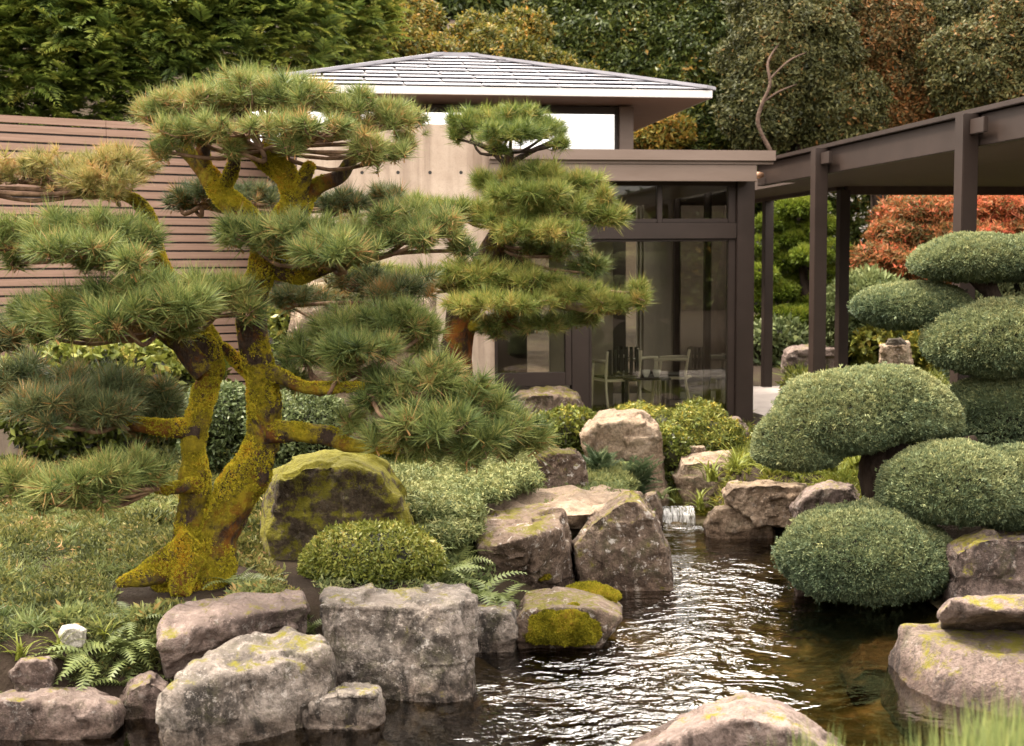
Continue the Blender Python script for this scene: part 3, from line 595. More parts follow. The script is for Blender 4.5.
# far stones seen under the walkway
rock('squared boulder on the far side of the covered walkway', [(782, 372), (784, 350), (792, 346), (842, 346), (848, 356), (848, 378), (790, 384)], 21.5, 1.0, 'rock_pink', drop=0.08, group='far stones beyond the walkway')
rock('cut stump shaped stone in yellow planting beyond the walkway', [(878, 362), (880, 344), (908, 342), (912, 362), (908, 372), (880, 372)], 20.5, 0.5, 'rock_tan', drop=0.08, group='far stones beyond the walkway')
rock('dark water worn cap stone set on the stump shaped stone', [(884, 345), (888, 339), (900, 338), (908, 343), (904, 347), (886, 347)], 20.5, 0.35, 'rock_slate', drop=0.08, sink=0.03, res=28, name='cap_stone', cat='stone')

for o_ in ROCKS:
    if o_.name.startswith('submerged'): o_.location.z -= 0.10 if 'brown' in o_['label'] else 0.17
# little waterfall
wf = Geo(); a = P(657, 509, 11.42); b_ = P(694, 509, 11.42)
n_ = 14
rng = random.Random(4)
prev = None
for i in range(n_ + 1):
    t = i / n_; x = a[0] * (1 - t) + b_[0] * t; dy = rng.uniform(-0.02, 0.02)
    cur = [(x, 11.50, 0.128), (x, 11.41 + dy, 0.122), (x, 11.36 + dy, 0.07), (x, 11.33 + dy, -0.02)]
    if prev:
        for k in range(3): wf.poly([prev[k], cur[k], cur[k + 1], prev[k + 1]])
    prev = cur
tag(wf.build('waterfall', M['foam'], smooth=True), kind='structure')

# ------------------------------------------------------------------ pavilion
HR = R(9.0); FZ = 0.42
HU = np.array([math.cos(HR), math.sin(HR), 0]); HN = np.array([-math.sin(HR), math.cos(HR), 0]); HZ = np.array([0, 0, 1.0])
HO = G(742, 425, FZ)
def hp(s, t, z): return HO - HU * s + HN * t + HZ * (z - FZ)      # s metres to the left of the corner, t metres back
def hs(px, py, t=0.0):
    d = ray(px, py); o = np.array([0, 0, CZ]); k = np.dot(HO + HN * t - o, HN) / np.dot(d, HN)
    q = o + d * k; return float(-np.dot(q - HO, HU)), float(q[2])
def hbox(g, s0, s1, t0, t1, z0, z1):
    g.hexa([hp(s1, t0, z0), hp(s0, t0, z0), hp(s0, t1, z0), hp(s1, t1, z0), hp(s1, t0, z1), hp(s0, t0, z1), hp(s0, t1, z1), hp(s1, t1, z1)])
house = empty('garden_pavilion', (0, 0, 0), 'bronze framed garden pavilion with sliding glass doors and hipped grey shingle roof', 'pavilion')
def hpart(name, boxes, mat, parent=None, bevel=0.006):
    g = Geo()
    for b in boxes: hbox(g, *b)
    return g.build(name, mat, parent or house, bevel=bevel)
S = lambda px, py=300, t=0.0: hs(px, py, t)[0]
Zh = lambda px, py, t=0.0: hs(px, py, t)[1]
cR, cL = S(751, 330), S(734, 330)
z_dt = Zh(660, 239)          # door head
z_tr0, z_tr1 = Zh(660, 223), Zh(660, 186)
sM0, sM1 = S(588, 320), S(571, 320)
sW0, sW1 = S(571, 350), S(492, 350)
zF0 = Zh(640, 181, -0.35)
LEFT = 5.6
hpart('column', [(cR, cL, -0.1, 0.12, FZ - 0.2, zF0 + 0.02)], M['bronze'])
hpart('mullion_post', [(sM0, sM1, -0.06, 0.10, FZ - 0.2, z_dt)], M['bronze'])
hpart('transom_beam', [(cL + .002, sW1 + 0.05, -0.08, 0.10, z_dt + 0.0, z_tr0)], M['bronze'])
# sliding door
dj = S(727, 330)
dr = hpart('sliding_door', [(cL + 0.003, dj, -0.04, 0.05, FZ, z_dt - .002), (sM0 - 0.035, sM0 - 0.003, -0.04, 0.05, FZ, z_dt - .002),
                            (dj + .002, sM0 - 0.037, -0.04, 0.05, z_dt - 0.03, z_dt - .002), (dj + .002, sM0 - 0.037, -0.04, 0.05, FZ - 0.05, FZ + 0.05)], M['bronze'])
hpart('door_pane', [(dj + .002, sM0 - 0.037, -0.003, 0.006, FZ + 0.052, z_dt - 0.032)], M['glass'], dr, 0)
# fixed window at the left of the door
zb = Zh(530, 386)
wf_ = hpart('window', [(sW0 + .003, sW0 + 0.075, -0.05, 0.05, zb, z_dt - .002), (sW1 - 0.06, sW1, -0.05, 0.05, FZ - .1, z_dt - .002),
                       (sW0 + 0.078, sW1 - 0.062, -0.05, 0.05, zb, zb + 0.16), (sW0 + 0.078, sW1 - 0.062, -0.04, 0.04, z_dt - 0.07, z_dt - .002)], M['bronze'])
hpart('window_pane', [(sW0 + 0.078, sW1 - 0.062, -0.003, 0.006, zb + 0.162, z_dt - 0.072)], M['glass'], wf_, 0)
hpart('window_base', [(sW0 + .003, sW1 - 0.062, -0.03, 0.03, FZ - .1, zb - 0.045)], M['bronze'])
# transom windows
sT = S(659, 204)
tf = hpart('transom_window', [(sT - 0.03, sT + 0.03, -0.04, 0.05, z_tr0 + .002, z_tr1), (cL + .002, cL + 0.09, -0.04, 0.05, z_tr0 + .002, z_tr1),
                              (cL + 0.092, sT - 0.032, -0.03, 0.04, z_tr0 + .002, z_tr0 + 0.05), (sT + 0.032, sW1, -0.03, 0.04, z_tr0 + .002, z_tr0 + 0.05),
                              (cL + 0.002, sW1, -0.06, 0.06, z_tr1 + .002, z_tr1 + 0.10)], M['bronze'])
hpart('transom_pane', [(cL + 0.093, sT - 0.032, -0.003, 0.006, z_tr0 + .052, z_tr1 - .002), (sT + 0.032, sW1, -0.003, 0.006, z_tr0 + .052, z_tr1 - .002)], M['glass'], tf, 0)
# fascia of the flat roof, two steps
zf1 = Zh(640, 165, -0.35); zf2 = Zh(640, 160, -0.42); zf3 = Zh(640, 149.5, -0.42)
sR1, sR2 = S(757, 172, -0.35), S(776, 155, -0.42); sF = S(489, 165, -0.35)
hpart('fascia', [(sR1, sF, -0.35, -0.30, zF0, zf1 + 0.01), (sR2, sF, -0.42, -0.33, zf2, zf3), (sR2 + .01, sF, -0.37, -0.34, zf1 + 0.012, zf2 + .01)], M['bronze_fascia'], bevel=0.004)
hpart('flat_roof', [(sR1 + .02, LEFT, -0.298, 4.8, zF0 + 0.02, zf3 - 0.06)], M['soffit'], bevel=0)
# right side wall of glass going back (seen edge on) and interior shell
hpart('side_wall', [(cR + .01, cR + 0.12, 3.0, 4.55, FZ, zF0)], M['inner_wall'], bevel=0)
side = hpart('side_window', [(cR + .01, cR + 0.10, 0.123, 0.17, FZ, zF0), (cR + .01, cR + 0.10, 1.5, 1.58, FZ, zF0), (cR + .01, cR + 0.10, 2.9, 2.998, FZ, zF0)], M['bronze'])
hpart('side_pane', [(cR + 0.05, cR + 0.056, 0.172, 1.498, FZ + .02, zF0 - .01), (cR + 0.05, cR + 0.056, 1.582, 2.898, FZ + .02, zF0 - .01)], M['glass'], side, 0)
hpart('ceiling', [(cR + .13, LEFT, 0.13, 4.7, zF0 - .03, zF0 + .015)], M['inner_wall'], bevel=0)
hpart('interior_floor', [(cR + .02, LEFT, 0.13, 5.2, FZ - 0.1, FZ)], M['inner_floor'], bevel=0)
tb = 4.6
hpart('back_wall', [(cR + .14, S(694, 300, tb), tb, tb + 0.1, FZ, zF0)], M['inner_wall'], bevel=0)
hpart('back_wall_panel', [(S(694, 300, tb), S(640, 300, tb), tb + .15, tb + 0.25, FZ, zF0)], M['inner_wall'], bevel=0)
hpart('dark_alcove', [(S(640, 300, tb), S(612, 300, tb), tb + 0.9, tb + 1.0, FZ, zF0), (S(612, 300, tb) + 1.2, S(612, 300, tb) + 6, tb + 0.9, tb + 1.0, FZ, zF0)], M['inner_dark'], bevel=0)
hpart('partition_wall', [(S(613, 300, 2.6), S(575, 300, 2.6) + .35, 2.6, 2.7, FZ, zF0)], M['inner_wall'], bevel=0)
hpart('dark_curtain', [(S(722, 300, 3.6), S(706, 300, 3.6), 3.6, 3.66, FZ, zF0)], M['inner_dark'], bevel=0)
hpart('light_strip', [(S(651, 300, tb) , S(644, 300, tb), tb + .06, tb + .12, Zh(648, 322, tb), Zh(648, 242, tb))], M['plaster'], bevel=0)
hpart('left_interior_wall', [(LEFT, LEFT + .1, 0.3, 5.2, FZ, zF0)], M['inner_dark'], bevel=0)
hpart('wall_end_panel', [(sW1 + .003, S(464, 350), -0.05, 0.15, FZ - .1, Zh(480, 236))], M['plaster'], bevel=0.03)
# concrete wall
cw = Geo(); cs0, cs1 = S(493, 165, -0.3), S(296, 165, -0.3); cz1 = Zh(420, 124, -0.3)
hbox(cw, cs0, cs1, -0.30, 0.0, FZ - 0.2, cz1)
cwo = cw.build('concrete_wall', M['concrete'], None, bevel=0.012, origin=hp((cs0 + cs1) / 2, 0, FZ))
tag(cwo, 'tall board streaked concrete wall standing beside the glass pavilion', 'wall')
th = Geo()
for px in (345, 362, 377, 398, 430, 461):
    s_, z_ = hs(px, 172.5, -0.30); c = hp(s_, -0.302, z_)
    th.tube([c, c + HN * 0.004], [0.02, 0.02], 10)
o_ = th.build('tie_hole', M['black'], cwo); o_.matrix_parent_inverse = Matrix.Translation(-cwo.location)
# clerestory
tc = 0.9
kz0, kz1 = zf3 - 0.05, Zh(560, 106.5, tc)
ks0, ks1 = S(632, 130, tc), S(618, 130, tc)
hpart('clerestory_post', [(ks0, ks1, tc - 0.08, tc + 0.12, kz0, kz1)], M['bronze_fascia'])
ksL = S(250, 120, tc)
cf = hpart('clerestory_window', [(ks1 + .002, ks1 + 0.035, tc - 0.02, tc + 0.06, kz0, kz1), (ks1 + .037, ksL, tc - 0.02, tc + 0.06, kz1 - 0.085, kz1),
                                 (ks1 + .037, ksL, tc - 0.03, tc + 0.06, kz0, Zh(560, 149, tc))], M['inner_dark'])
hpart('clerestory_pane', [(ks1 + .037, ksL, tc + 0.02, tc + 0.03, Zh(560, 149, tc) + .002, kz1 - 0.087)], M['mirror'], cf, 0)
hpart('clerestory_side', [(ks0 + .01, ks0 + .06, tc + 0.125, tc + 3.6, kz0, kz1)], M['glass'], None, 0)
hpart('clerestory_back', [(ks0, ksL, tc + 3.6, tc + 3.7, kz0, kz1)], M['inner_wall'], None, 0)
# hipped roof
te = 0.1                                                     # front eave plane
eR, zE0 = hs(712, 97, te); zE1 = hs(712, 91.5, te)[1]
eL = S(243, 90, te); DEP = 5.8
pk = (0.5 * (eR + eL)); 
# ridge height so that the top shows at y = 57
pz = P(447, 57.5, float(hp(pk, te + DEP / 2, 5)[1]))[2]
rp = 0.45 * 0.5                                               # half ridge
roof = hpart('roof', [(eR + .02, eL - .02, te + .02, te + DEP - .02, zE0 - 0.012, zE0)], M['soffit_wood'], bevel=0)
gu = Geo()
E = [hp(eL, te, zE1), hp(eR, te, zE1), hp(eR, te + DEP, zE1), hp(eL, te + DEP, zE1)]
A = [hp(pk + rp, te + DEP / 2, pz), hp(pk - rp, te + DEP / 2, pz)]
gu.poly([E[0], E[1], A[1], A[0]]); gu.poly([E[1], E[2], A[1]]); gu.poly([E[2], E[3], A[0], A[1]]); gu.poly([E[3], E[0], A[0]])
gu.build('roof_underlay', M['underlay'], roof)
gs = Geo(); rows = 9; rng = random.Random(7)
def shingle_face(e0, e1, a0, a1):
    e0, e1, a0, a1 = map(np.array, (e0, e1, a0, a1))
    nrm = np.cross(e1 - e0, a0 - e0) if np.linalg.norm(a0 - e0) > 0 else np.array([0, 0, 1.0]); nrm /= np.linalg.norm(nrm)
    if nrm[2] < 0: nrm = -nrm
    L = np.linalg.norm(e1 - e0); du = (e1 - e0) / L
    for r_ in range(rows):
        t0, t1 = r_ / rows, (r_ + 1) / rows
        b0, b1 = e0 + (a0 - e0) * t0, e1 + (a1 - e1) * t0; c0, c1 = e0 + (a0 - e0) * t1, e1 + (a1 - e1) * t1
        xb0, xb1 = np.dot(b0 - e0, du), np.dot(b1 - e0, du); xc0, xc1 = np.dot(c0 - e0, du), np.dot(c1 - e0, du)
        up = (c0 - b0) - du * np.dot(c0 - b0, du)
        w = 0.92; off = (r_ % 2) * w / 2 + rng.uniform(-.05, .05); k = math.floor((xb0 - off) / w)
        while True:
            x0, x1 = off + k * w + 0.014, off + (k + 1) * w - 0.014; k += 1
            if x0 > xb1: break
            lo0, lo1 = max(x0, xb0), min(x1, xb1); hi0, hi1 = max(x0, xc0), min(x1, xc1)
            if lo1 - lo0 < 0.02: continue
            if hi1 < hi0: hi0 = hi1 = min(max((hi0 + hi1) / 2, lo0), lo1)
            h0, h1 = 0.036, 0.012; lift = rng.uniform(0, .006)
            q = [e0 + du * lo0 + up * t0 * rows * 1.0, e0 + du * lo1 + up * t0 * rows, e0 + du * hi1 + up * t1 * rows, e0 + du * hi0 + up * t1 * rows]
            top = [q[0] + nrm * (h0 + lift), q[1] + nrm * (h0 + lift), q[2] + nrm * h1, q[3] + nrm * h1]; bot = [p - nrm * 0.010 for p in top]
            gs.hexa([bot[0], bot[1], bot[2], bot[3], top[0], top[1], top[2], top[3]])
shingle_face(E[0], E[1], A[0], A[1]); shingle_face(E[1], E[2], A[1], A[1]); shingle_face(E[3], E[0], A[0], A[0]); shingle_face(E[2], E[3], A[1], A[0])
gs.build('shingles', M['shingle'], roof)
for e_, a_ in ((E[0], A[0]), (E[1], A[1]), (E[2], A[1]), (E[3], A[0])):
    gh = Geo(); e_, a_ = np.array(e_), np.array(a_); d_ = a_ - e_; sd_ = np.cross(d_, HZ); sd_ /= np.linalg.norm(sd_)
    q0 = [e_ - sd_ * .10 + HZ * .02, e_ + sd_ * .10 + HZ * .02, a_ + sd_ * .10 + HZ * .02, a_ - sd_ * .10 + HZ * .02]
    gh.hexa([*q0, q0[0] + HZ * .045, q0[1] + HZ * .045, q0[2] + HZ * .045, q0[3] + HZ * .045]); gh.build('hip_cap', M['shingle'], roof, bevel=.008)
hpart('roof_fascia', [(eR, eL, te - 0.02, te + .018, zE0 - 0.014, zE1 + 0.01), (eR, eR + .018, te + .02, te + DEP, zE0 - 0.014, zE1 + 0.01), (eL - .018, eL, te + .02, te + DEP, zE0 - 0.014, zE1 + 0.01)], M['white_trim'], roof, 0.003)
hpart('ridge_cap', [(pk - rp - .05, pk + rp + .05, te + DEP / 2 - 0.09, te + DEP / 2 + 0.09, pz - 0.02, pz + 0.055)], M['shingle'], roof, 0.01)

# ------------------------------------------------------------------ inside the pavilion
def chair(loc, rz, label):
    root = empty('metal_armchair', tuple(loc), label, 'chair', 'armchairs inside the pavilion'); root.rotation_euler = (0, 0, rz)
    g = Geo(); g.box(-0.24, 0.24, -0.22, 0.22, 0.42, 0.45); g.build('seat', M['chair_dark'], root, bevel=0.008)
    for sx in (-1, 1):
        for (p, nm) in (([(sx * .26, -.24, 0), (sx * .26, -.22, .30), (sx * .255, -.19, .64)], 'leg'), ([(sx * .25, .30, 0), (sx * .25, .24, .25), (sx * .25, .22, .45), (sx * .25, .27, .80)], 'leg')):
            pp, rr = smooth_path(p, [.018] * len(p), 4); q = Geo(); q.tube(pp, rr, 8); q.build(nm, M['chair_metal'], root, smooth=True)
        q = Geo(); pp, rr = smooth_path([(sx * .255, -.21, .645), (sx * .265, 0, .66), (sx * .25, .25, .66)], [.022] * 3, 4); q.tube(pp, rr, 8); q.build('armrest', M['chair_metal'], root, smooth=True)
    q = Geo()
    for k in range(6):
        x = -.20 + .08 * k; q.box(x - .022, x + .022, .235, .25, .47, .82)
    q.build('back_slats', M['chair_dark'], root)
    q = Geo(); q.box(-.255, .255, -.24, .24, .385, .418); q.build('seat_frame', M['chair_metal'], root)
    return root
def fl(px, py): return G(px, py, FZ)
chair(fl(672, 405), R(255), 'cream metal armchair with dark slatted back nearest the glass door jamb')
chair(fl(634, 403), R(140), 'cream metal armchair facing away behind the small dark table')
chair(fl(616, 408), R(200), 'cream metal armchair half hidden at the left of the dark table')
t0 = fl(645, 408); tbl = empty('side_table', tuple(t0), 'small dark table with two white cups on it inside the glass room', 'table')
g = Geo(); g.box(-.32, .32, -.3, .3, .41, .44); g.build('tabletop', M['chair_dark'], tbl, bevel=.006)
for sx in (-1, 1):
    for sy in (-1, 1):
        g = Geo(); g.box(sx * .28 - .02, sx * .28 + .02, sy * .26 - .02, sy * .26 + .02, 0, .408); g.build('leg', M['chair_dark'], tbl)
for i, dx in enumerate((-0.06, 0.05)):
    g = Geo(); g.tube([(0, 0, 0), (0, 0, .02), (0, 0, .05), (0, 0, .10)], [.028, .036, .05, .055], 14)
    c = g.build('cup', M['cup'], smooth=True); c.location = (t0[0] + .07 + dx * 1.3, t0[1] - .2, t0[2] + .442)
    tag(c, 'small round white cup standing on the dark table in the pavilion', 'cup', 'cups on the table')
# framed picture on the back wall
s0, z0 = hs(692, 320, tb); s1, z1 = hs(656, 240, tb)
pic = Geo(); hbox(pic, s0, s1, tb - 0.16, tb - 0.02, z0, z1); po = pic.build('framed_picture', M['inner_dark'], bevel=.01, origin=hp((s0 + s1) / 2, tb - .1, (z0 + z1) / 2))
tag(po, 'dark framed abstract picture hanging inside on the back wall', 'picture')
m_pic = simple_mat('canvas', (0.035, 0.04, 0.04), (0.13, 0.12, 0.105), 2.2, 0.7, bmp=0.1, stretch=(1, 1, 2))
g = Geo(); hbox(g, s0 + .06, s1 - .06, tb - .172, tb - .162, z0 + .07, z1 - .07); o_ = g.build('canvas', m_pic, po); o_.matrix_parent_inverse = Matrix.Translation(-po.location)

# ------------------------------------------------------------------ covered walkway
walk = empty('covered_walkway', (0, 0, 0), 'dark bronze covered walkway with square posts leading away from the pavilion', 'walkway')
zt = 3.66; zu = 3.36
def PZ(px, py, z):                  # point on plane z through pixel, works above the eye too
    return G(px, py, z)
a0 = PZ(761, 161.5, zt); a1 = PZ(977, 111, zt)
wd = (a0 - a1); wd[2] = 0; wd /= np.linalg.norm(wd)           # points away from the camera
wn_ = np.array([wd[1], -wd[0], 0])                            # to the right
def wp(a, b, z): return a1 + wd * a + wn_ * b + np.array([0, 0, z - zt])
La = np.linalg.norm((a0 - a1)[:2])
pr = PZ(765, 201, zu); dpr = pr - a1; RB = float(np.dot(dpr, wn_)); RA = float(np.dot(dpr, wd))
pr2 = PZ(855, 190, zu); RA2 = float(np.dot(pr2 - a1, wd))
print('walk', La, RB, RA, RA2)
def wbox(g, a0_, a1_, b0, b1, z0, z1):
    g.hexa([wp(a0_, b0, z0), wp(a0_, b1, z0), wp(a1_, b1, z0), wp(a1_, b0, z0), wp(a0_, b0, z1), wp(a0_, b1, z1), wp(a1_, b1, z1), wp(a1_, b0, z1)])
def wpart(nm, boxes, mat, bevel=.006, parent=None):
    g = Geo()
    for b in boxes: wbox(g, *b)
    return g.build(nm, mat, parent or walk, bevel=bevel)
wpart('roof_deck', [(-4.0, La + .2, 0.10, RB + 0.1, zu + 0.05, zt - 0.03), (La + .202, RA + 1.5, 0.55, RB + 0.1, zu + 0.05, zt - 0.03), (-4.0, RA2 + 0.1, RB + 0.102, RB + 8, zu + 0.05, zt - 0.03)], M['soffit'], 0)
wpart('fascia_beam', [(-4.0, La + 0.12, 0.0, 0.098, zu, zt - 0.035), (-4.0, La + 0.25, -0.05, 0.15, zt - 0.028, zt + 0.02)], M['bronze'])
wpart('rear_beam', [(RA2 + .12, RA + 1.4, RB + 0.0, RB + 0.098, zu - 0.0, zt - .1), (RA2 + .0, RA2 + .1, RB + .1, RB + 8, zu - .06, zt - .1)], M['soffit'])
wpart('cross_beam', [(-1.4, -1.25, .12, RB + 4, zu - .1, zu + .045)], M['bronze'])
pw = 0.145
A1 = float(np.dot(PZ(826, 146, zt) - a1, wd))
for (aa, bb, zz) in ((A1, -0.09, zt - .03), (0.0, -0.09, zt - .03)):
    p_ = wpart('post', [(aa - pw / 2, aa + pw / 2, bb - pw / 2, bb + pw / 2, -0.1, zz)], M['bronze'])
    wpart('bracket', [(aa - pw - 0.16, aa - pw / 2 - .002, bb - 0.02, bb + 0.02, zu + .09, zu + .22)], M['bronze'], parent=p_)
for aa in (RA, RA2):
    wpart('post', [(aa - .07, aa + .07, RB - .02, RB + .12, 0.2, zu - .003)], M['bronze'])
g = Geo(); c = wp(La - .15, -.03, zu + .12); d = np.array([-0.95, -0.2, -0.06]); g.tube([c, c + d * .05, c + d * .16], [.03, .042, .045], 12)
g.build('spotlight', M['copper'], walk, smooth=True)
# pavement under the walkway
g = Geo(); pts = [wp(-3.2, 0.05, zt), wp(-3.2, RB + .3, zt), wp(RA + 3, RB + .3, zt), wp(RA + 3, .05, zt)]
pts = [(p[0], p[1], FZ + .03) for p in pts]; lo = [(p[0], p[1], FZ - .2) for p in pts]
ys_ = [p for p in pts]
g.hexa([*lo, *pts]); tag(g.build('walkway_pavement', M['pave']), kind='structure')

# ------------------------------------------------------------------ slatted fence and low wall
f0 = P(0, 115, 14.0); fd = np.array([1.6, 1.0, 0]); fd /= np.linalg.norm(fd); fn = np.array([fd[1], -fd[0], 0])
fence = empty('slatted_fence', tuple((f0[0], f0[1], 0.6)), 'tall reddish brown horizontal slat fence behind the big pine', 'fence')
def fbox(g, l0, l1, t0, t1, z0, z1):
    o = np.array([f0[0], f0[1], 0]); q = lambda l, t, z: o + fd * l + fn * t + HZ * z - np.array([f0[0], f0[1], 0.6])
    g.hexa([q(l0, t0, z0), q(l1, t0, z0), q(l1, t1, z0), q(l0, t1, z0), q(l0, t0, z1), q(l1, t0, z1), q(l1, t1, z1), q(l0, t1, z1)])
pitch = 0.1005; zt_ = f0[2]; k = 0; rng = random.Random(2); g = Geo()
while zt_ - k * pitch > 0.75:
    z1 = zt_ - k * pitch - .004 * (k % 1); cut = [-4.0 , -1.7 + (k % 2) * 1.9, 1.2 + (k % 2) * 0.25, 4.6]
    cut = [-4.0, -1.0, 1.14, 4.6]
    for i in range(len(cut) - 1):
        dz = rng.uniform(-.001, .001); fbox(g, cut[i] + .0015, cut[i + 1] - .0015, 0.0, 0.022, z1 - 0.079 + dz, z1 + dz)
    k += 1
g.build('slats', M['fence'], fence, bevel=0.003)
g = Geo(); fbox(g, -4.0, 4.6, -0.008, -0.004, 0.3, zt_ - .09); g.build('gap_dark_panel', M['black'], fence)  # black sheet added behind the slats so the gaps stay dark
for l in (-3.9, -1.0, 1.14, 3.2, 4.5):
    g = Geo(); fbox(g, l - .04, l + .04, -0.09, -0.01, 0.2, zt_ - .05); g.build('post', M['black'], fence)
lw = Geo(); q0 = P(-80, 424, 12.0); q1 = P(345, 418, 13.6)
d = q1 - q0; d[2] = 0; d /= np.linalg.norm(d); nn = np.array([-d[1], d[0], 0]) * .25
zt2 = q0[2]
lw.hexa([(q0[0], q0[1], .2), (q1[0], q1[1], .2), (q1[0] + nn[0], q1[1] + nn[1], .2), (q0[0] + nn[0], q0[1] + nn[1], .2), (q0[0], q0[1], zt2), (q1[0], q1[1], zt2), (q1[0] + nn[0], q1[1] + nn[1], zt2), (q0[0] + nn[0], q0[1] + nn[1], zt2)])
o_ = lw.build('low_wall', M['concrete'], None, bevel=.01, origin=((q0 + q1) / 2)); tag(o_, 'low pale concrete wall running behind the lawn at the left', 'wall')

# ------------------------------------------------------------------ foliage tools
def unit(v): return v / (np.linalg.norm(v, axis=-1, keepdims=True) + 1e-9)
def basis(axis, rs, spin=None):
    """columns x, y, z=axis, random spin"""
    a = unit(np.asarray(axis, float)); n = len(a)
    h = rs.normal(size=(n, 3)) if spin is None else np.broadcast_to(spin, (n, 3)).copy()
    x = unit(h - a * np.sum(h * a, 1, keepdims=True)); y = np.cross(a, x)
    return np.stack([x, y, a], 2)
def scatter(templates, pos, bas, scale, tint, rs, tvar=0.10):
    Vs, Fs, Ts = [], [], []; off = 0
    which = rs.randint(len(templates), size=len(pos)); scale = np.asarray(scale, float)
    if scale.ndim == 1: scale = np.repeat(scale[:, None], 3, 1)
    for k, (tv, tf, tt) in enumerate(templates):
        idx = np.where(which == k)[0]
        if len(idx) == 0: continue
        loc = tv[None] * scale[idx][:, None, :]
        V = np.einsum('nij,nkj->nki', bas[idx], loc) + pos[idx][:, None, :]
        n, kv = len(idx), len(tv)
        F = tf[None] + (np.arange(n) * kv)[:, None, None] + off
        T = tint[idx][:, None] + tt[None] + rs.normal(0, tvar, (n, len(tf)))
        Vs.append(V.reshape(-1, 3)); Fs.append(F.reshape(-1, 3)); Ts.append(np.clip(T, 0.0, 1.0).ravel()); off += n * kv
    return np.concatenate(Vs), np.concatenate(Fs), np.concatenate(Ts)
def join(parts):
    Vs, Fs, Ts = [], [], []; off = 0
    for V, F, T in parts:
        Vs.append(V); Fs.append(F + off); Ts.append(T); off += len(V)
    return np.concatenate(Vs), np.concatenate(Fs), np.concatenate(Ts)
def tri_template(quads):
    """list of (p0,p1,p2[,p3], tint)"""
    V, F, T = [], [], []
    for q in quads:
        *p, t = q; b = len(V); V += [tuple(x) for x in p]
        F.append((b, b + 1, b + 2)); T.append(t)
        if len(p) == 4: F.append((b, b + 2, b + 3)); T.append(t)
    return np.array(V, float), np.array(F, int), np.array(T, float)
def tpl_tuft(seed, n=50, L=1.0, w=0.023, spread=(18, 80), stem=0.45):
    rs = np.random.RandomState(seed); q = []
    for i in range(n):
        u = rs.rand(); ang = R(spread[0] + (spread[1] - spread[0]) * (1 - u) ** 0.8 + rs.normal(0, 6)); az = rs.rand() * 6.283
        d = np.array([math.sin(ang) * math.cos(az), math.sin(ang) * math.sin(az), math.cos(ang)])
        o = np.array([0, 0, -stem + stem * u]); l = L * rs.uniform(0.5, 1.12)
        s = unit(np.cross(d, rs.normal(size=3)))[None][0] * w
        dr = np.array([0, 0, -0.06 * l * rs.rand()])
        q.append((o - s, o + s, o + d * l + dr, 0.06 * rs.normal()))
    # bud / twig
    for az in (0, 2.1, 4.2):
        s = np.array([math.cos(az), math.sin(az), 0]) * 0.03
        q.append(((0, 0, -stem * 1.5) - s, (0, 0, -stem * 1.5) + s, (0, 0, 0.10), 0.6))
    return tri_template(q)
TUFT = [tpl_tuft(i) for i in range(6)]
TUFT_S = [tpl_tuft(20 + i, 30, 1.0, 0.045, (20, 85)) for i in range(4)]
def tpl_spray(seed, n=9, w=0.16):
    rs = np.random.RandomState(seed); q = []
    for i in range(n):
        d = unit(np.array([rs.normal(0, .55), rs.normal(0, .55), 1.0])[None])[0]; l = rs.uniform(.6, 1.1)
        s = unit(np.cross(d, rs.normal(size=3))[None])[0] * w; o = np.array([rs.normal(0, .18), rs.normal(0, .18), -.15])
        q.append((o - s * .6, o + d * l * .55 + s, o + d * l, o + d * l * .5 - s, .08 * rs.normal()))
    return tri_template(q)
SPRAY = [tpl_spray(i, 9, .13) for i in range(6)]
def tpl_leaves(seed, n=7, w=0.42, spread=0.7, up=0.3):
    rs = np.random.RandomState(seed); q = []
    for i in range(n):
        d = unit(np.array([rs.normal(), rs.normal(), rs.normal() * .6 + up])[None])[0]
        o = rs.normal(0, spread * .5, 3); nrm = unit((rs.normal(size=3) * .8 + np.array([0, 0, 1.0]))[None])[0]
        s = unit(np.cross(d, nrm)[None])[0] * w * .5
        q.append((o, o + d * .45 + s, o + d, o + d * .45 - s, .12 * rs.normal()))
    return tri_template(q)
LEAVES = [tpl_leaves(i) for i in range(6)]
FINE = [tpl_leaves(40 + i, 12, 0.22, 0.9) for i in range(5)]
def tpl_frond(seed, n=11, droop=0.5, flat=True):
    """flat conifer spray : axis along +x drooping, leaflets both sides"""
    rs = np.random.RandomState(seed); q = []
    for i in range(n):
        t = (i + .5) / n; x = t; z = -droop * t * t * .5
        for sgn in (-1, 1):
            l = (0.42 * (1 - t) + .12) * rs.uniform(.8, 1.15)
            dx = l * .75; dy = sgn * l * .65; dz = -.12 * l + rs.normal(0, .03)
            o = np.array([x, 0, z]); e = o + np.array([dx, dy, dz]); mid = o + np.array([dx * .4, dy * .6, dz * .3 + .02]); mid2 = o + np.array([dx * .65, dy * .35, dz * .3 + .02])
            q.append((o, mid2, e, mid, .25 * (t - .4) + .06 * rs.normal()))
    return tri_template(q)
FROND = [tpl_frond(i) for i in range(5)]
def ellip_pts(n, rs, lo=-0.25):
    """unit vectors with z above lo"""
    out = np.zeros((0, 3))
    while len(out) < n:
        v = unit(rs.normal(size=(n * 2, 3))); out = np.concatenate([out, v[v[:, 2] > lo]])
    return out[:n]
def lumps(p, seed, freq, amp):
    s = Vector((seed * 3.3, seed * 1.7, seed)); return np.array([mnoise.noise(Vector(q) * freq + s) for q in p]) * amp

for a_ in MOSS_JOBS: moss_build(*a_)

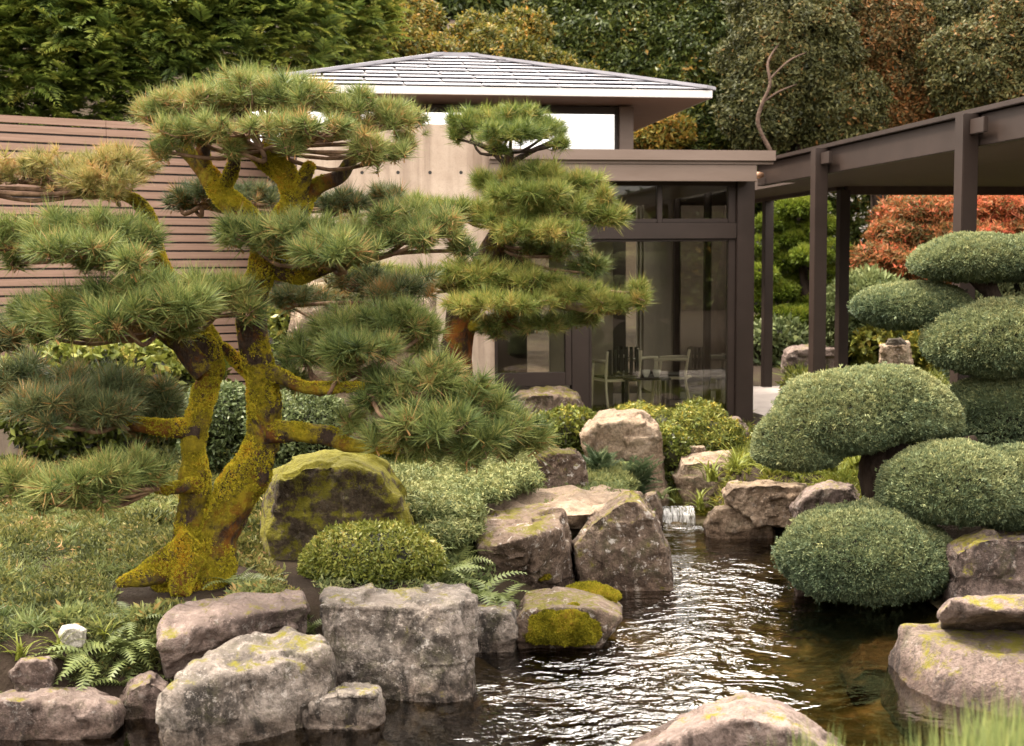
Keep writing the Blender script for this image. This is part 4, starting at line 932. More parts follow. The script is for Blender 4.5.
# ------------------------------------------------------------------ garden pines
def pad_mesh(lobes, seed, dens=1.0, L=0.135, tintc=0.45, tvar=0.16, origin=(0, 0, 0), tufts=TUFT, under=0.22):
    """lobes : (px, py, Y, half width px, half height px). Returns mesh data and twig anchor points"""
    rs = np.random.RandomState(seed); parts = []; anchors = []
    lobes = [(a + rs.normal(0, 3), b + rs.normal(0, 3.5), y, w, h) for (a, b, y, w, h) in lobes]
    for (a, b, y, w, h) in list(lobes):
        for k in range(2):
            if rs.rand() < (.75 if seed < 200 else .35): t_ = rs.uniform(-1, 1); lobes.append((a + t_ * w * .95, b + rs.uniform(-.25, .95) * h, y + rs.normal(0, .12), w * rs.uniform(.22, .4), h * rs.uniform(.35, .6)))
    for (px, py, Y, rw, rh) in lobes:
        c = P(px, py, Y); s = pxm(Y); rx = max(rw * s - L * .55, .05); ry = rx * 0.85; rz = max(rh * s - L * .45, .03)
        n = int(dens * (62 + 255 * rx * ry / 0.35)); L_ = L * .86; n = max(n, 14) if rw > 20 else int(14 + rw * .8)
        d = ellip_pts(n, rs, -under); rr = rs.uniform(.80, 1.05, n); rr[: n // 5] = rs.uniform(.3, .8, n // 5)
        p = d * (rr * (1 + lumps(d * np.array([rx, ry, rz]) + c, seed, 6.0, .45)))[:, None]
        q = p * np.array([rx, ry, rz]); q += rs.normal(0, .026, q.shape)
        # clumping : pull buds a little towards random centres
        k = max(4, n // 11); cc = q[rs.randint(n, size=k)]; j = np.argmin(((q[:, None] - cc[None]) ** 2).sum(2), 1); q = q * .74 + cc[j] * .26
        ax = unit(d * np.array([.9, .9, .75]) + np.array([0, 0, .62]) + rs.normal(0, .38, d.shape))
        sc = L_ * rs.uniform(.6, 1.25, n)
        tt = tintc + .04 + rs.normal(0, tvar, n) + lumps(c + q, seed + 1, 4.0, .22) + (rs.rand(n) < .07) * .40
        parts.append(scatter(tufts, q + c, basis(ax, rs), sc, tt, rs, .17)); anchors.append((c, rx, ry, rz, (q + c)[rs.permutation(n)[: max(10, n // 4)]]))
    V, F, T = join(parts); return V - np.array(origin), F, T, anchors
def twigs(anchors, root_pt, origin, seed, r0=0.0085):
    """branchlets from the pad's supporting branch end out to its tufts"""
    g = Geo(); rng = random.Random(seed); o = np.array(origin)
    if root_pt is None: root_pt = anchors[0][0] - np.array([0, 0, anchors[0][3] * .7])
    for (c, rx, ry, rz, ends) in anchors:
        hub = np.array([c[0], c[1], c[2] - rz * .55])
        a = np.array(root_pt) if root_pt is not None else hub
        mid = (a + hub) / 2 + np.array([rng.uniform(-.10, .10), rng.uniform(-.08, .08), rng.uniform(-.10, .03)])
        pp, rr = smooth_path([a - o, mid - o, hub - o], [r0 * 1.9, r0 * 1.6, r0 * 1.3], 4); g.tube(pp, rr, 7, .25, seed)
        for e in ends:
            w = hub + (e - hub) * .5; w[2] = hub[2] + (e[2] - hub[2]) * .25 + rng.uniform(-.03, .02); w[0] += rng.uniform(-.05, .05); w[1] += rng.uniform(-.05, .05)
            pp, rr = smooth_path([hub - o, w - o, e - o], [r0 * .85, r0 * .55, r0 * .3], 3); g.tube(pp, rr, 5, .2, seed)
    return g
def limb(g, pts, rads, o, seed, sides=14, jit=.22, per=6, nf=4.0):
    pp, rr = smooth_path([P(*p) - o for p in pts], [r * pxm(p[2]) for r, p in zip(rads, pts)], per); g.tube(pp, rr, sides, jit, seed, nf=nf)

b1 = P(190, 580, 7.75); b1[2] = hz1(b1[0], b1[1])
pine = empty('garden_pine', tuple(b1), 'old twin trunked pine covered in yellow moss with flat clipped crowns, nearest the pond', 'pine tree')
o1 = np.array(b1)
g = Geo()
# right stem
limb(g, [(206, 590, 7.75), (214, 545, 7.75), (240, 490, 7.75), (263, 440, 7.75), (264, 400, 7.72), (256, 350, 7.7), (252, 305, 7.7), (262, 268, 7.7), (268, 240, 7.72)], [25, 22, 20, 18, 15.5, 14.5, 14, 13, 12.5], o1, 1, 44, .26, 22)
# left stem
limb(g, [(172, 592, 7.72), (186, 548, 7.72), (194, 500, 7.72), (194, 460, 7.72), (196, 425, 7.72), (203, 395, 7.74), (212, 365, 7.76), (200, 338, 7.78)], [20, 17.5, 15, 13.5, 12.5, 12, 11.5, 10], o1, 2, 40, .32, 22)
# root flare
limb(g, [(195, 540, 7.68), (172, 562, 7.62), (145, 575, 7.58), (118, 584, 7.56)], [17, 17, 12, 5], o1, 3, 14, .3)
limb(g, [(192, 560, 7.66), (184, 578, 7.58), (180, 596, 7.52)], [16, 13, 8], o1, 4, 14, .3)
PINE_WOOD = [g.build('trunk', M['bark_moss'], pine, smooth=True)]
def branch(parent, o, pts, rads, seed, mat='bark_moss', jit=.25):
    g = Geo(); limb(g, pts, rads, o, seed, 12, jit); b_ = g.build('branch', M[mat], parent, smooth=True)
    if mat == 'bark_moss': PINE_WOOD.append(b_)
    return b_
Y1 = 7.72
branch(pine, o1, [(262, 252, Y1), (280, 225, Y1 + .02), (297, 205, Y1 + .04), (290, 180, Y1), (278, 158, Y1 - .02), (270, 140, Y1)], [15, 14, 15, 12, 10, 6], 11)
branch(pine, o1, [(298, 204, Y1 + .04), (318, 186, Y1 + .05), (340, 176, Y1 + .06), (352, 158, Y1 + .06), (362, 140, Y1 + .05)], [11, 8, 8, 7, 5], 12)
branch(pine, o1, [(297, 200, Y1 + .02), (304, 180, Y1 - .05), (311, 164, Y1 - .1)], [10, 8, 5], 13)
branch(pine, o1, [(270, 244, Y1), (246, 216, Y1 + .03), (222, 194, Y1 + .06), (205, 172, Y1 + .1), (185, 150, Y1 + .12), (165, 128, Y1 + .1)], [13, 12, 12, 9, 8, 5], 14)
branch(pine, o1, [(222, 192, Y1 + .06), (232, 170, Y1 + .02), (236, 150, Y1)], [8, 7, 4], 15)
branch(pine, o1, [(205, 172, Y1 + .1), (203, 150, Y1 + .06), (210, 130, Y1)], [8, 7, 4], 16)
branch(pine, o1, [(286, 178, Y1), (262, 160, Y1 + .1), (240, 140, Y1 + .1)], [9, 7, 4], 17)
branch(pine, o1, [(270, 262, Y1 + .02), (300, 272, Y1), (330, 264, Y1 - .05), (365, 256, Y1 - .1)], [12, 11, 8, 4], 18)
branch(pine, o1, [(262, 372, Y1 - .02), (284, 378, Y1 - .1), (305, 388, Y1 - .2), (330, 388, Y1 - .25), (362, 386, Y1 - .3)], [10, 8, 6, 6, 4], 19)
branch(pine, o1, [(270, 432, Y1 - .02), (300, 432, Y1 - .05), (330, 436, Y1 - .05), (352, 446, Y1 - .1), (400, 448, Y1 - .15)], [12, 10, 10, 7, 4], 20)
branch(pine, o1, [(200, 430, Y1), (165, 428, Y1 - .05), (135, 424, Y1 - .1), (110, 420, Y1 - .1)], [12, 9, 8, 5], 21)
branch(pine, o1, [(206, 372, Y1), (186, 350, Y1 - .02), (170, 338, Y1 - .08), (150, 328, Y1 - .1)], [13, 12, 9, 5], 22)
branch(pine, o1, [(256, 380, Y1 + .02), (238, 362, Y1 + .1), (222, 346, Y1 + .1)], [7, 6, 4.5], 23)
branch(pine, o1, [(196, 484, Y1 - .05), (176, 488, Y1 - .2), (156, 490, Y1 - .3)], [10, 7, 4], 24)
branch(pine, o1, [(212, 350, Y1 + .1), (190, 310, Y1 + .25), (160, 268, Y1 + .2), (148, 250, Y1 + .1)], [12, 11, 10, 6], 25)
branch(pine, o1, [(160, 268, Y1 + .2), (152, 235, Y1 + .3), (140, 205, Y1 + .3), (110, 190, Y1 + .3)], [9, 8, 7, 4], 26)
def pad(parent, o, lobes, seed, mat='needle', root=None, dens=1.0, L=0.135, tintc=.45, under=.22, tufts=TUFT, tw='twig'):
    V, F, T, an = pad_mesh(lobes, seed, dens, L, tintc, .16, o, tufts, under)
    ob = link('foliage_pad', np_mesh('foliage_pad', V, F, T), M[mat], parent)
    rp = P(*root) if root is not None else None
    twigs(an, rp, o, seed).build('twigs', M[tw], ob, smooth=True)
    return ob
# crown tiers (pixel boxes of the photograph turned into lobes at their own depth)
pad(pine, o1, [(150, 112, 7.85, 38, 22), (192, 106, 7.75, 46, 26), (245, 100, 7.7, 56, 30), (300, 100, 7.65, 54, 28), (285, 92, 7.75, 44, 22), (348, 112, 7.7, 46, 24), (388, 124, 7.72, 34, 20), (372, 146, 7.4, 28, 16), (245, 122, 7.35, 56, 20), (310, 128, 7.35, 48, 18), (185, 126, 7.4, 40, 18), (270, 98, 8.2, 76, 22), (405, 140, 7.75, 18, 14)], 101, 'needle', (262, 150, Y1), .85, .125, .52, under=.05)
pad(pine, o1, [(245, 232, 7.55, 44, 24), (300, 236, 7.45, 52, 26), (355, 240, 7.45, 50, 26), (405, 238, 7.5, 46, 26), (445, 236, 7.55, 40, 22), (330, 252, 7.15, 56, 22), (420, 222, 7.7, 40, 20)], 102, 'needle', (330, 262, 7.6), 1.0, .135, .42)
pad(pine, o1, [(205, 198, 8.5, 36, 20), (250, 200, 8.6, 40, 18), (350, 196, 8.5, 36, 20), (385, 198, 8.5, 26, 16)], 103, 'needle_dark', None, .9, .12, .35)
pad(pine, o1, [(20, 176, 8.05, 40, 22), (70, 170, 8.0, 46, 25), (120, 172, 7.95, 46, 25), (95, 184, 7.7, 50, 18), (-30, 180, 8.1, 40, 22)], 104, 'needle_dry', (112, 190, 8.0), 1.1, .11, .5, under=.05)
pad(pine, o1, [(15, 242, 7.6, 42, 28), (60, 236, 7.5, 46, 30), (105, 232, 7.5, 46, 30), (145, 240, 7.6, 36, 24), (80, 250, 7.2, 56, 22)], 105, 'needle', (146, 252, 7.75), 1.05, .15, .40)
pad(pine, o1, [(60, 315, 7.35, 44, 30), (105, 305, 7.3, 48, 34), (150, 298, 7.35, 50, 32), (200, 296, 7.45, 44, 28), (232, 296, 7.5, 28, 22), (130, 318, 7.05, 60, 26), (30, 322, 7.6, 36, 24), (180, 312, 7.1, 46, 22)], 106, 'needle', (160, 330, 7.6), 1.05, .165, .36)
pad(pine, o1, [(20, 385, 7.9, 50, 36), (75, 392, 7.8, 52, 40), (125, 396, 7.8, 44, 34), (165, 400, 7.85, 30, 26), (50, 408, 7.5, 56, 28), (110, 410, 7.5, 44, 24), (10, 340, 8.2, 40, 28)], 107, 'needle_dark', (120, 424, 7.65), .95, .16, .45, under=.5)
pad(pine, o1, [(15, 480, 7.3, 40, 24), (65, 482, 7.1, 44, 26), (108, 474, 7.15, 40, 24), (142, 474, 7.3, 24, 20)], 108, 'needle', (156, 488, 7.4), .9, .16, .40, under=.45)
pad(pine, o1, [(310, 345, 7.8, 40, 30), (350, 330, 7.7, 46, 34), (395, 322, 7.7, 42, 32), (420, 330, 7.75, 28, 24), (355, 352, 7.4, 50, 22)], 109, 'needle', (330, 386, 7.55), 1.0, .15, .36)
pad(pine, o1, [(385, 398, 7.45, 44, 32), (430, 388, 7.35, 50, 36), (470, 398, 7.4, 44, 34), (500, 425, 7.5, 44, 30), (440, 425, 7.1, 58, 32), (400, 440, 7.3, 44, 24), (480, 445, 7.3, 48, 24), (530, 440, 7.7, 30, 20)], 110, 'needle', (370, 390, 7.5), 1.05, .155, .36, under=.4)
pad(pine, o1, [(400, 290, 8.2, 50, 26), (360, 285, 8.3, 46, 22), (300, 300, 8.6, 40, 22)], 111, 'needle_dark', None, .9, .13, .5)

# raised moss on the damp sides of trunk and branches
def wood_moss(objs, parent, o, seed, per_m2=15000):
    rs = np.random.RandomState(seed); parts = []
    for ob in objs:
        me = ob.data; me.calc_loop_triangles(); t = len(me.loop_triangles); vi = np.empty(t * 3, np.int32); me.loop_triangles.foreach_get('vertices', vi); vi = vi.reshape(-1, 3)
        co = np.empty(len(me.vertices) * 3, np.float32); me.vertices.foreach_get('co', co); co = co.reshape(-1, 3).astype(float)
        a, b, c = co[vi[:, 0]], co[vi[:, 1]], co[vi[:, 2]]; cr_ = np.cross(b - a, c - a); ar = np.linalg.norm(cr_, axis=1) / 2; n = int(ar.sum() * per_m2)
        k = rs.choice(t, n, p=ar / ar.sum()); u, v = rs.rand(n, 1), rs.rand(n, 1); fl2 = (u + v > 1); u, v = np.where(fl2, 1 - u, u), np.where(fl2, 1 - v, v)
        q = a[k] + (b[k] - a[k]) * u + (c[k] - a[k]) * v; nn = unit(cr_[k])
        m_ = lumps(q, seed, 3.2, 1.0) + lumps(q, seed + 1, 9, .6) + nn[:, 2] * .25 + rs.normal(0, .10, n); keep = m_ > -.02; q, nn, m_ = q[keep], nn[keep], m_[keep]
        parts.append(scatter(SPRAY, q, basis(unit(nn + rs.normal(0, .35, nn.shape)), rs), .0105 * (1 + .5 * np.clip(m_, 0, 1)) * rs.uniform(.6, 1.4, len(q)), np.clip(.48 + .45 * m_ + lumps(q, seed + 4, 5, .35) + rs.normal(0, .12, len(q)), 0, 1), rs, .08))
    V, F, T = join(parts); link('moss', np_mesh('moss', V, F, T), M['gold_moss'], parent)
wood_moss(PINE_WOOD, pine, o1, 8)
# second pine, farther back by the glass
b2 = P(462, 420, 10.9); b2[2] = hz1(b2[0], b2[1]); o2 = np.array(b2)
pine2 = empty('garden_pine', tuple(b2), 'smaller red barked pine with fresh green tiers standing before the glass pavilion', 'pine tree')
g = Geo(); Y2 = 10.9
limb(g, [(458, 440, Y2), (455, 380, Y2), (456, 340, Y2), (464, 305, Y2), (478, 275, Y2), (492, 250, Y2), (502, 225, Y2), (506, 195, Y2), (508, 165, Y2), (510, 150, Y2)], [19, 17, 16, 16, 13, 12, 9, 7, 5, 4], o2, 6, 14, .22)
g.build('trunk', M['bark_red'], pine2, smooth=True)
branch(pine2, o2, [(462, 330, Y2), (480, 322, Y2 - .1), (500, 318, Y2 - .15), (520, 312, Y2 - .2)], [8, 7, 6, 3], 31)
branch(pine2, o2, [(470, 290, Y2), (520, 290, Y2 - .2), (570, 305, Y2 - .3), (612, 312, Y2 - .3), (636, 300, Y2 - .3)], [7, 5, 4, 3, 2], 32, 'bark_pale')
branch(pine2, o2, [(466, 296, Y2), (430, 280, Y2), (380, 276, Y2)], [7, 5, 3], 33, 'bark_red')
branch(pine2, o2, [(502, 222, Y2), (460, 216, Y2 - .1), (400, 212, Y2 - .1)], [6, 4, 3], 34, 'bark_red')
branch(pine2, o2, [(504, 210, Y2), (550, 206, Y2 - .2), (600, 212, Y2 - .2)], [6, 4, 2], 35, 'bark_red')
branch(pine2, o2, [(509, 166, Y2), (490, 150, Y2), (470, 140, Y2)], [4, 3, 2], 36, 'bark_dark')
branch(pine2, o2, [(509, 164, Y2), (530, 152, Y2), (552, 142, Y2)], [4, 3, 2], 37, 'bark_dark')
pad(pine2, o2, [(470, 126, 10.9, 28, 20), (508, 122, 10.8, 38, 23), (545, 130, 10.85, 32, 18), (510, 136, 10.4, 44, 14)], 201, 'needle_fresh', (510, 152, Y2), 1.15, .13, .25, under=.1, tw='bark_dark')
pad(pine2, o2, [(500, 185, 10.9, 40, 18), (540, 178, 10.8, 46, 20), (580, 182, 10.8, 34, 18), (530, 192, 10.4, 50, 13)], 202, 'needle_fresh', (505, 196, Y2), 1.0, .15, .40)
pad(pine2, o2, [(410, 208, 10.8, 44, 16), (450, 214, 10.7, 44, 16), (505, 218, 10.6, 46, 20), (555, 212, 10.6, 46, 20), (600, 214, 10.7, 30, 15), (540, 228, 10.3, 56, 12)], 203, 'needle_fresh', (504, 222, Y2), 1.0, .15, .45)
pad(pine2, o2, [(370, 276, 10.9, 46, 18), (420, 280, 10.8, 48, 18), (470, 280, 10.6, 46, 20), (520, 288, 10.5, 48, 20), (570, 296, 10.5, 44, 18), (610, 302, 10.5, 32, 15), (638, 292, 10.5, 14, 13), (500, 300, 10.2, 60, 12)], 204, 'needle_fresh', (476, 284, Y2), 1.0, .15, .48)
pad(pine2, o2, [(500, 322, 10.8, 36, 13), (545, 320, 10.7, 40, 16), (580, 322, 10.8, 26, 12)], 205, 'needle', (500, 318, Y2 - .15), .9, .14, .40, under=.5)
pad(pine2, o2, [(520, 252, 11.1, 36, 13), (560, 248, 11.0, 36, 15), (590, 262, 11.0, 28, 12)], 206, 'needle', (496, 244, Y2), .85, .14, .40, under=.4)
pad(pine2, o2, [(380, 322, 11.4, 44, 18), (330, 300, 11.6, 40, 16)], 207, 'needle_dark', None, .8, .15, .6, under=.4)

# ------------------------------------------------------------------ clipped domes: junipers, box
def dome_mesh(lobes, seed, n_per_m2=7000, size=0.029, tmpl=SPRAY, flat=0.45, origin=(0, 0, 0), tc=.45, tv=.11, lump=.085, ry=.9, topcol=.20, lo=-.95):
    rs = np.random.RandomState(seed); parts = []; ell = []
    for lb in lobes:
        px, py, Y, rw, rh = lb[:5]; s = pxm(Y); c = P(px, py, Y); rx = rw * s; rz = rh * s
        ell.append((c, np.array([rx, rx * (lb[5] if len(lb) > 5 else ry), rz])))
    for i, (c, r) in enumerate(ell):
        area = 4 * math.pi * ((r[0] * r[1]) ** 1.6 / 3 + 2 * (r[0] * r[2]) ** 1.6 / 3) ** (1 / 1.6)
        n = int(area * n_per_m2); d = ellip_pts(n, rs, lo)
        q = d * r; q[:, 2] = np.where(d[:, 2] < 0, q[:, 2] * flat * 2 * .5 / .5 * 1.0 if flat == 1 else q[:, 2] * flat, q[:, 2])
        lm = lumps(c + q, seed, 3.2, lump) + lumps(c + q, seed + 5, 9, lump * .7) + np.where(rs.rand(n) < .035, rs.uniform(0, .09, n), 0)
        q = q * (1 + lm)[:, None] * rs.uniform(.93, 1.0, n)[:, None]
        keep = np.ones(n, bool)
        for j, (c2, r2) in enumerate(ell):
            if j == i: continue
            e = (c + q - c2); rr = r2 * .93; e = e / np.where(np.stack([e[:, 0] * 0, e[:, 1] * 0, e[:, 2]], 1) < 0, rr * np.array([1, 1, flat]), rr)
            keep &= (e ** 2).sum(1) > 1
        q, d2 = q[keep], d[keep]
        nn = unit(d2 / r); ax = unit(nn + np.array([0, 0, .25]) + rs.normal(0, .38, nn.shape))
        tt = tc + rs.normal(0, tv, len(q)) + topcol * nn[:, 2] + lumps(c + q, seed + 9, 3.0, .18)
        parts.append(scatter(tmpl, c + q, basis(ax, rs), size * rs.uniform(.7, 1.25, len(q)), np.clip(tt, .09, 1), rs, .06))
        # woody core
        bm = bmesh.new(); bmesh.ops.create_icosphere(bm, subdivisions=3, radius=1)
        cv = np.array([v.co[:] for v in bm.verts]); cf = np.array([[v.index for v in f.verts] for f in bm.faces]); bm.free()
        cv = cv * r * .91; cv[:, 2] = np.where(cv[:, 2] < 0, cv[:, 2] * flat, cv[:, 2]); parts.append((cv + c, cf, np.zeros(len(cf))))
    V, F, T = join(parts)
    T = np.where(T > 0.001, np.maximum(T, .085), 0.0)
    return V - np.array(origin), F, T
def jpad(parent, o, lobes, seed, **kw):
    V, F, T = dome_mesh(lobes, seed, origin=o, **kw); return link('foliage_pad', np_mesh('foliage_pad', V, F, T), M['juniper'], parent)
bj = P(884, 515, 9.3); bj[2] = hz1(bj[0], bj[1]) - .05; oj = np.array(bj)
jun = empty('cloud_pruned_juniper', tuple(bj), 'cloud pruned juniper with wide domed pads on a thick dark trunk leaning over the water', 'juniper tree')
g = Geo(); limb(g, [(890, 535, 9.3), (888, 500, 9.3), (886, 465, 9.3), (890, 435, 9.32), (900, 415, 9.4)], [27, 25, 25, 20, 14], oj, 41, 16, .2); g.build('trunk', M['bark_dark'], jun, smooth=True)
branch(jun, oj, [(892, 500, 9.3), (920, 505, 9.1), (945, 500, 8.95)], [12, 9, 6], 42, 'bark_dark')
branch(jun, oj, [(884, 520, 9.25), (870, 560, 9.0), (866, 585, 8.9)], [14, 10, 6], 43, 'bark_dark')
branch(jun, oj, [(888, 450, 9.3), (930, 452, 9.35), (975, 440, 9.4)], [12, 9, 6], 44, 'bark_dark')
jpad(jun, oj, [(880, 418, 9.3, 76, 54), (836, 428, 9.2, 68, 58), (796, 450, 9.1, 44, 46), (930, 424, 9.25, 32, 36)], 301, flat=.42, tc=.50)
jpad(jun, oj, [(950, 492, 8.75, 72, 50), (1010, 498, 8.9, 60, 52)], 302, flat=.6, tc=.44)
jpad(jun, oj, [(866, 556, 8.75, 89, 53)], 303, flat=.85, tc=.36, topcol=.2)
bj2 = P(985, 560, 9.9); bj2[2] = hz1(bj2[0], bj2[1]) - .05; oj2 = np.array(bj2)
jun2 = empty('cloud_pruned_juniper', tuple(bj2), 'taller cloud pruned juniper at the right edge with four stacked blue green pads', 'juniper tree')
g = Geo(); limb(g, [(1000, 560, 9.9), (1004, 480, 9.9), (1000, 400, 9.9), (998, 330, 9.9), (990, 290, 9.9), (984, 265, 9.9)], [24, 20, 17, 13, 8, 6], oj2, 45, 14, .2); g.build('trunk', M['bark_dark'], jun2, smooth=True)
branch(jun2, oj2, [(1000, 345, 9.9), (960, 330, 10.0), (920, 320, 10.1)], [9, 7, 5], 46, 'bark_dark')
branch(jun2, oj2, [(990, 292, 9.9), (968, 275, 9.85), (955, 266, 9.85)], [6, 5, 4], 47, 'bark_dark')
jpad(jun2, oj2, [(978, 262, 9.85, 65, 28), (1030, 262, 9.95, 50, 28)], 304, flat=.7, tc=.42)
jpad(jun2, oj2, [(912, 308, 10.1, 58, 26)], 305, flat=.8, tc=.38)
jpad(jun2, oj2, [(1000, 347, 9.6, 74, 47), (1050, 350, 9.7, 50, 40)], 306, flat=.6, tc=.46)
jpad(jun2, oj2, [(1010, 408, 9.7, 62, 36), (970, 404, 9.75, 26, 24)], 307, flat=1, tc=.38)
# clipped broadleaf mounds
def mound(name, label, cat, lobes, seed, mat, group=None, **kw):
    c = P(*lobes[0][:3]); o = np.array([c[0], c[1], hz1(c[0], c[1])])
    V, F, T = dome_mesh(lobes, seed, origin=o, **kw)
    return tag(link(name, np_mesh(name, V, F, T), M[mat], None, tuple(o)), label, cat, group)
LEAF_S = [tpl_leaves(60 + i, 6, 0.5, 0.5, .5) for i in range(5)]
GS = 'clipped shrubs in the planting'
mound('box_shrub', 'low mounded box shrub with tiny yellow green leaves behind the square boulder', 'shrub', [(372, 556, 7.95, 66, 32), (335, 565, 7.9, 36, 24), (415, 562, 7.9, 30, 24)], 401, 'box_leaf', GS, n_per_m2=2600, size=.028, tmpl=LEAF_S, lump=.10, flat=.8, tc=.45)
mound('clipped_shrub', 'round clipped dark green dome shrub behind the pine trunk', 'shrub', [(300, 428, 10.6, 52, 38)], 402, 'dome_leaf', GS, n_per_m2=1500, size=.04, tmpl=LEAF_S, lump=.03, flat=1, tc=.5)
mound('clipped_shrub', 'dark green shrub between the two pine trunks', 'shrub', [(222, 418, 11.2, 46, 34)], 403, 'dome_leaf', GS, n_per_m2=1300, size=.045, tmpl=LEAF_S, lump=.05, flat=1, tc=.42)
mound('golden_shrub', 'low spreading golden green mound in front of the glass door', 'shrub', [(690, 434, 12.9, 34, 22), (655, 430, 13.1, 30, 20), (715, 440, 12.8, 24, 20), (672, 448, 12.6, 24, 20), (640, 420, 13.3, 26, 14), (700, 415, 13.3, 22, 12)], 404, 'gold_leaf', GS, n_per_m2=1500, size=.05, tmpl=FINE, lump=.35, flat=1, tc=.36, tv=.24)
mound('golden_shrub', 'small yellow green mound left of the bright tan boulder', 'shrub', [(572, 428, 12.6, 30, 18), (545, 432, 12.6, 24, 16)], 405, 'gold_leaf', GS, n_per_m2=900, size=.055, tmpl=LEAF_S, lump=.16, flat=1, tc=.35, tv=.16)
mound('golden_shrub', 'golden tuft of shrub hanging beside the stream under the tan boulder', 'shrub', [(672, 452, 12.3, 16, 22)], 411, 'gold_leaf', GS, n_per_m2=1000, size=.05, tmpl=LEAF_S, lump=.16, flat=1, tc=.30, tv=.16)
mound('leafy_shrub', 'bright green leafy shrub under the fence seen between the pine tiers', 'shrub', [(120, 375, 12.2, 70, 40), (60, 385, 12.0, 60, 36), (180, 372, 12.4, 40, 40)], 406, 'box_leaf', GS, n_per_m2=300, size=.10, tmpl=LEAF_S, lump=.16, flat=1, tc=.35, tv=.18)
mound('leafy_shrub', 'pale green low shrub against the foot of the concrete wall', 'shrub', [(310, 320, 13.3, 40, 26)], 407, 'box_leaf', GS, n_per_m2=300, size=.09, tmpl=LEAF_S, lump=.16, flat=1, tc=.5, tv=.18)
mound('creeping_juniper', 'pale sage creeping juniper spreading right of the mossy boulder', 'shrub', [(430, 500, 8.9, 46, 13, 1.3), (470, 488, 9.4, 40, 11, 1.3), (405, 480, 9.4, 32, 11, 1.3), (510, 478, 9.9, 30, 10, 1.3), (440, 528, 8.6, 36, 11, 1.2), (395, 505, 9.0, 26, 10, 1.2), (455, 512, 8.7, 26, 13, 1.0)], 408, 'cover_pale', GS, n_per_m2=1700, size=.045, tmpl=FINE, lump=.35, flat=.8, tc=.5, tv=.2)
mound('creeping_juniper', 'sage creeping juniper mound behind the small upright block', 'shrub', [(520, 472, 11.0, 46, 14, 1.2), (470, 474, 10.6, 40, 14, 1.2)], 409, 'cover_pale', GS, n_per_m2=1200, size=.055, tmpl=FINE, lump=.3, flat=.8, tc=.55)
mound('pale_groundcover', 'cushion of fine green groundcover behind the pale slab', 'groundcover', [(600, 480, 11.6, 40, 14, 1.2)], 410, 'cover_pale', GS, n_per_m2=1000, size=.06, lump=.22, flat=.8, tc=.55)

# feathery blue green juniper seedling
def feather(label, px, py, Y, h, w, seed, mat='blue_juniper', name='young_juniper', cat='juniper', group=None, n=46):
    rs = np.random.RandomState(seed); b = P(px, py, Y); b[2] = hz1(b[0], b[1]) - .02
    az = rs.rand(n) * 6.283; el = rs.uniform(.15, 1.25, n); hgt = rs.uniform(.0, .45, n) * h
    d = np.stack([np.cos(az) * np.cos(el), np.sin(az) * np.cos(el), np.sin(el)], 1)
    bas = np.stack([d, unit(np.cross(np.array([0, 0, 1.0]), d)), np.cross(d, unit(np.cross(np.array([0, 0, 1.0]), d)))], 2)
    V, F, T = scatter(FROND, np.stack([az * 0, az * 0, hgt], 1), bas, np.where(el > .8, h * .7, w * .8) * rs.uniform(.7, 1.1, n), .45 + rs.normal(0, .15, n), rs, .1)
    return tag(link(name, np_mesh(name, V, F, T), M[mat], None, tuple(b)), label, cat, group)
feather('young blue green juniper growing against the bright tan boulder', 632, 482, 11.6, .55, .36, 1)
feather('low dark juniper sprig left of the bright tan boulder', 600, 476, 11.5, .40, .30, 2)

# ------------------------------------------------------------------ ferns and strap plants
def fern_mesh(seed, n=11, L=.32):
    rs = np.random.RandomState(seed); parts = []
    q = []
    for i in range(n):
        az = rs.rand() * 6.283; el0 = rs.uniform(.5, 1.25); l = L * rs.uniform(.7, 1.1); m_ = 14; p = np.zeros(3); e = el0
        side = np.array([-math.sin(az), math.cos(az), 0]); tw = rs.normal(0, .2)
        for k in range(m_):
            d = np.array([math.cos(az) * math.cos(e), math.sin(az) * math.cos(e), math.sin(e)]); nx = p + d * l / m_
            t = k / m_; wl = .24 * l * math.sin(min(1, t * 2.2 + .18) * 1.57) * (1 - t) ** .6 + .012 * l
            for sg in (-1, 1):
                tip = p + d * l / m_ * 1.1 + (side * sg + np.array([0, 0, tw * sg - .12])) * wl
                q.append((p, p + d * l / m_ * .9, tip, .1 * rs.normal()))
            p = nx; e -= (1.5 / m_) * rs.uniform(.8, 1.3)
    V, F, T = tri_template(q); T = np.clip(.42 + T + rs.normal(0, .08), 0, 1); return np_mesh('fern', V, F, T)
FERN = [fern_mesh(i) for i in range(4)]
def strap_mesh(seed, n=26, L=.30, w=.011, droop=1.3):
    rs = np.random.RandomState(seed); q = []
    for i in range(n):
        az = rs.rand() * 6.283; e = rs.uniform(.7, 1.5); l = L * rs.uniform(.6, 1.1); m_ = 5; p = np.array([rs.normal(0, .02), rs.normal(0, .02), 0]); side = np.array([-math.sin(az), math.cos(az), 0]); tt = .1 * rs.normal()
        for k in range(m_):
            d = np.array([math.cos(az) * math.cos(e), math.sin(az) * math.cos(e), math.sin(e)]); nx = p + d * l / m_
            w0 = w * (1 - k / m_) ** .6; w1 = w * (1 - (k + 1) / m_) ** .6
            q.append((p - side * w0, p + side * w0, nx + side * w1, nx - side * w1, tt)); p = nx; e -= droop / m_ * rs.uniform(.7, 1.3)
    V, F, T = tri_template(q); T = np.clip(.45 + T, 0, 1); return np_mesh('strap_plant', V, F, T)
STRAP = [strap_mesh(i) for i in range(3)]
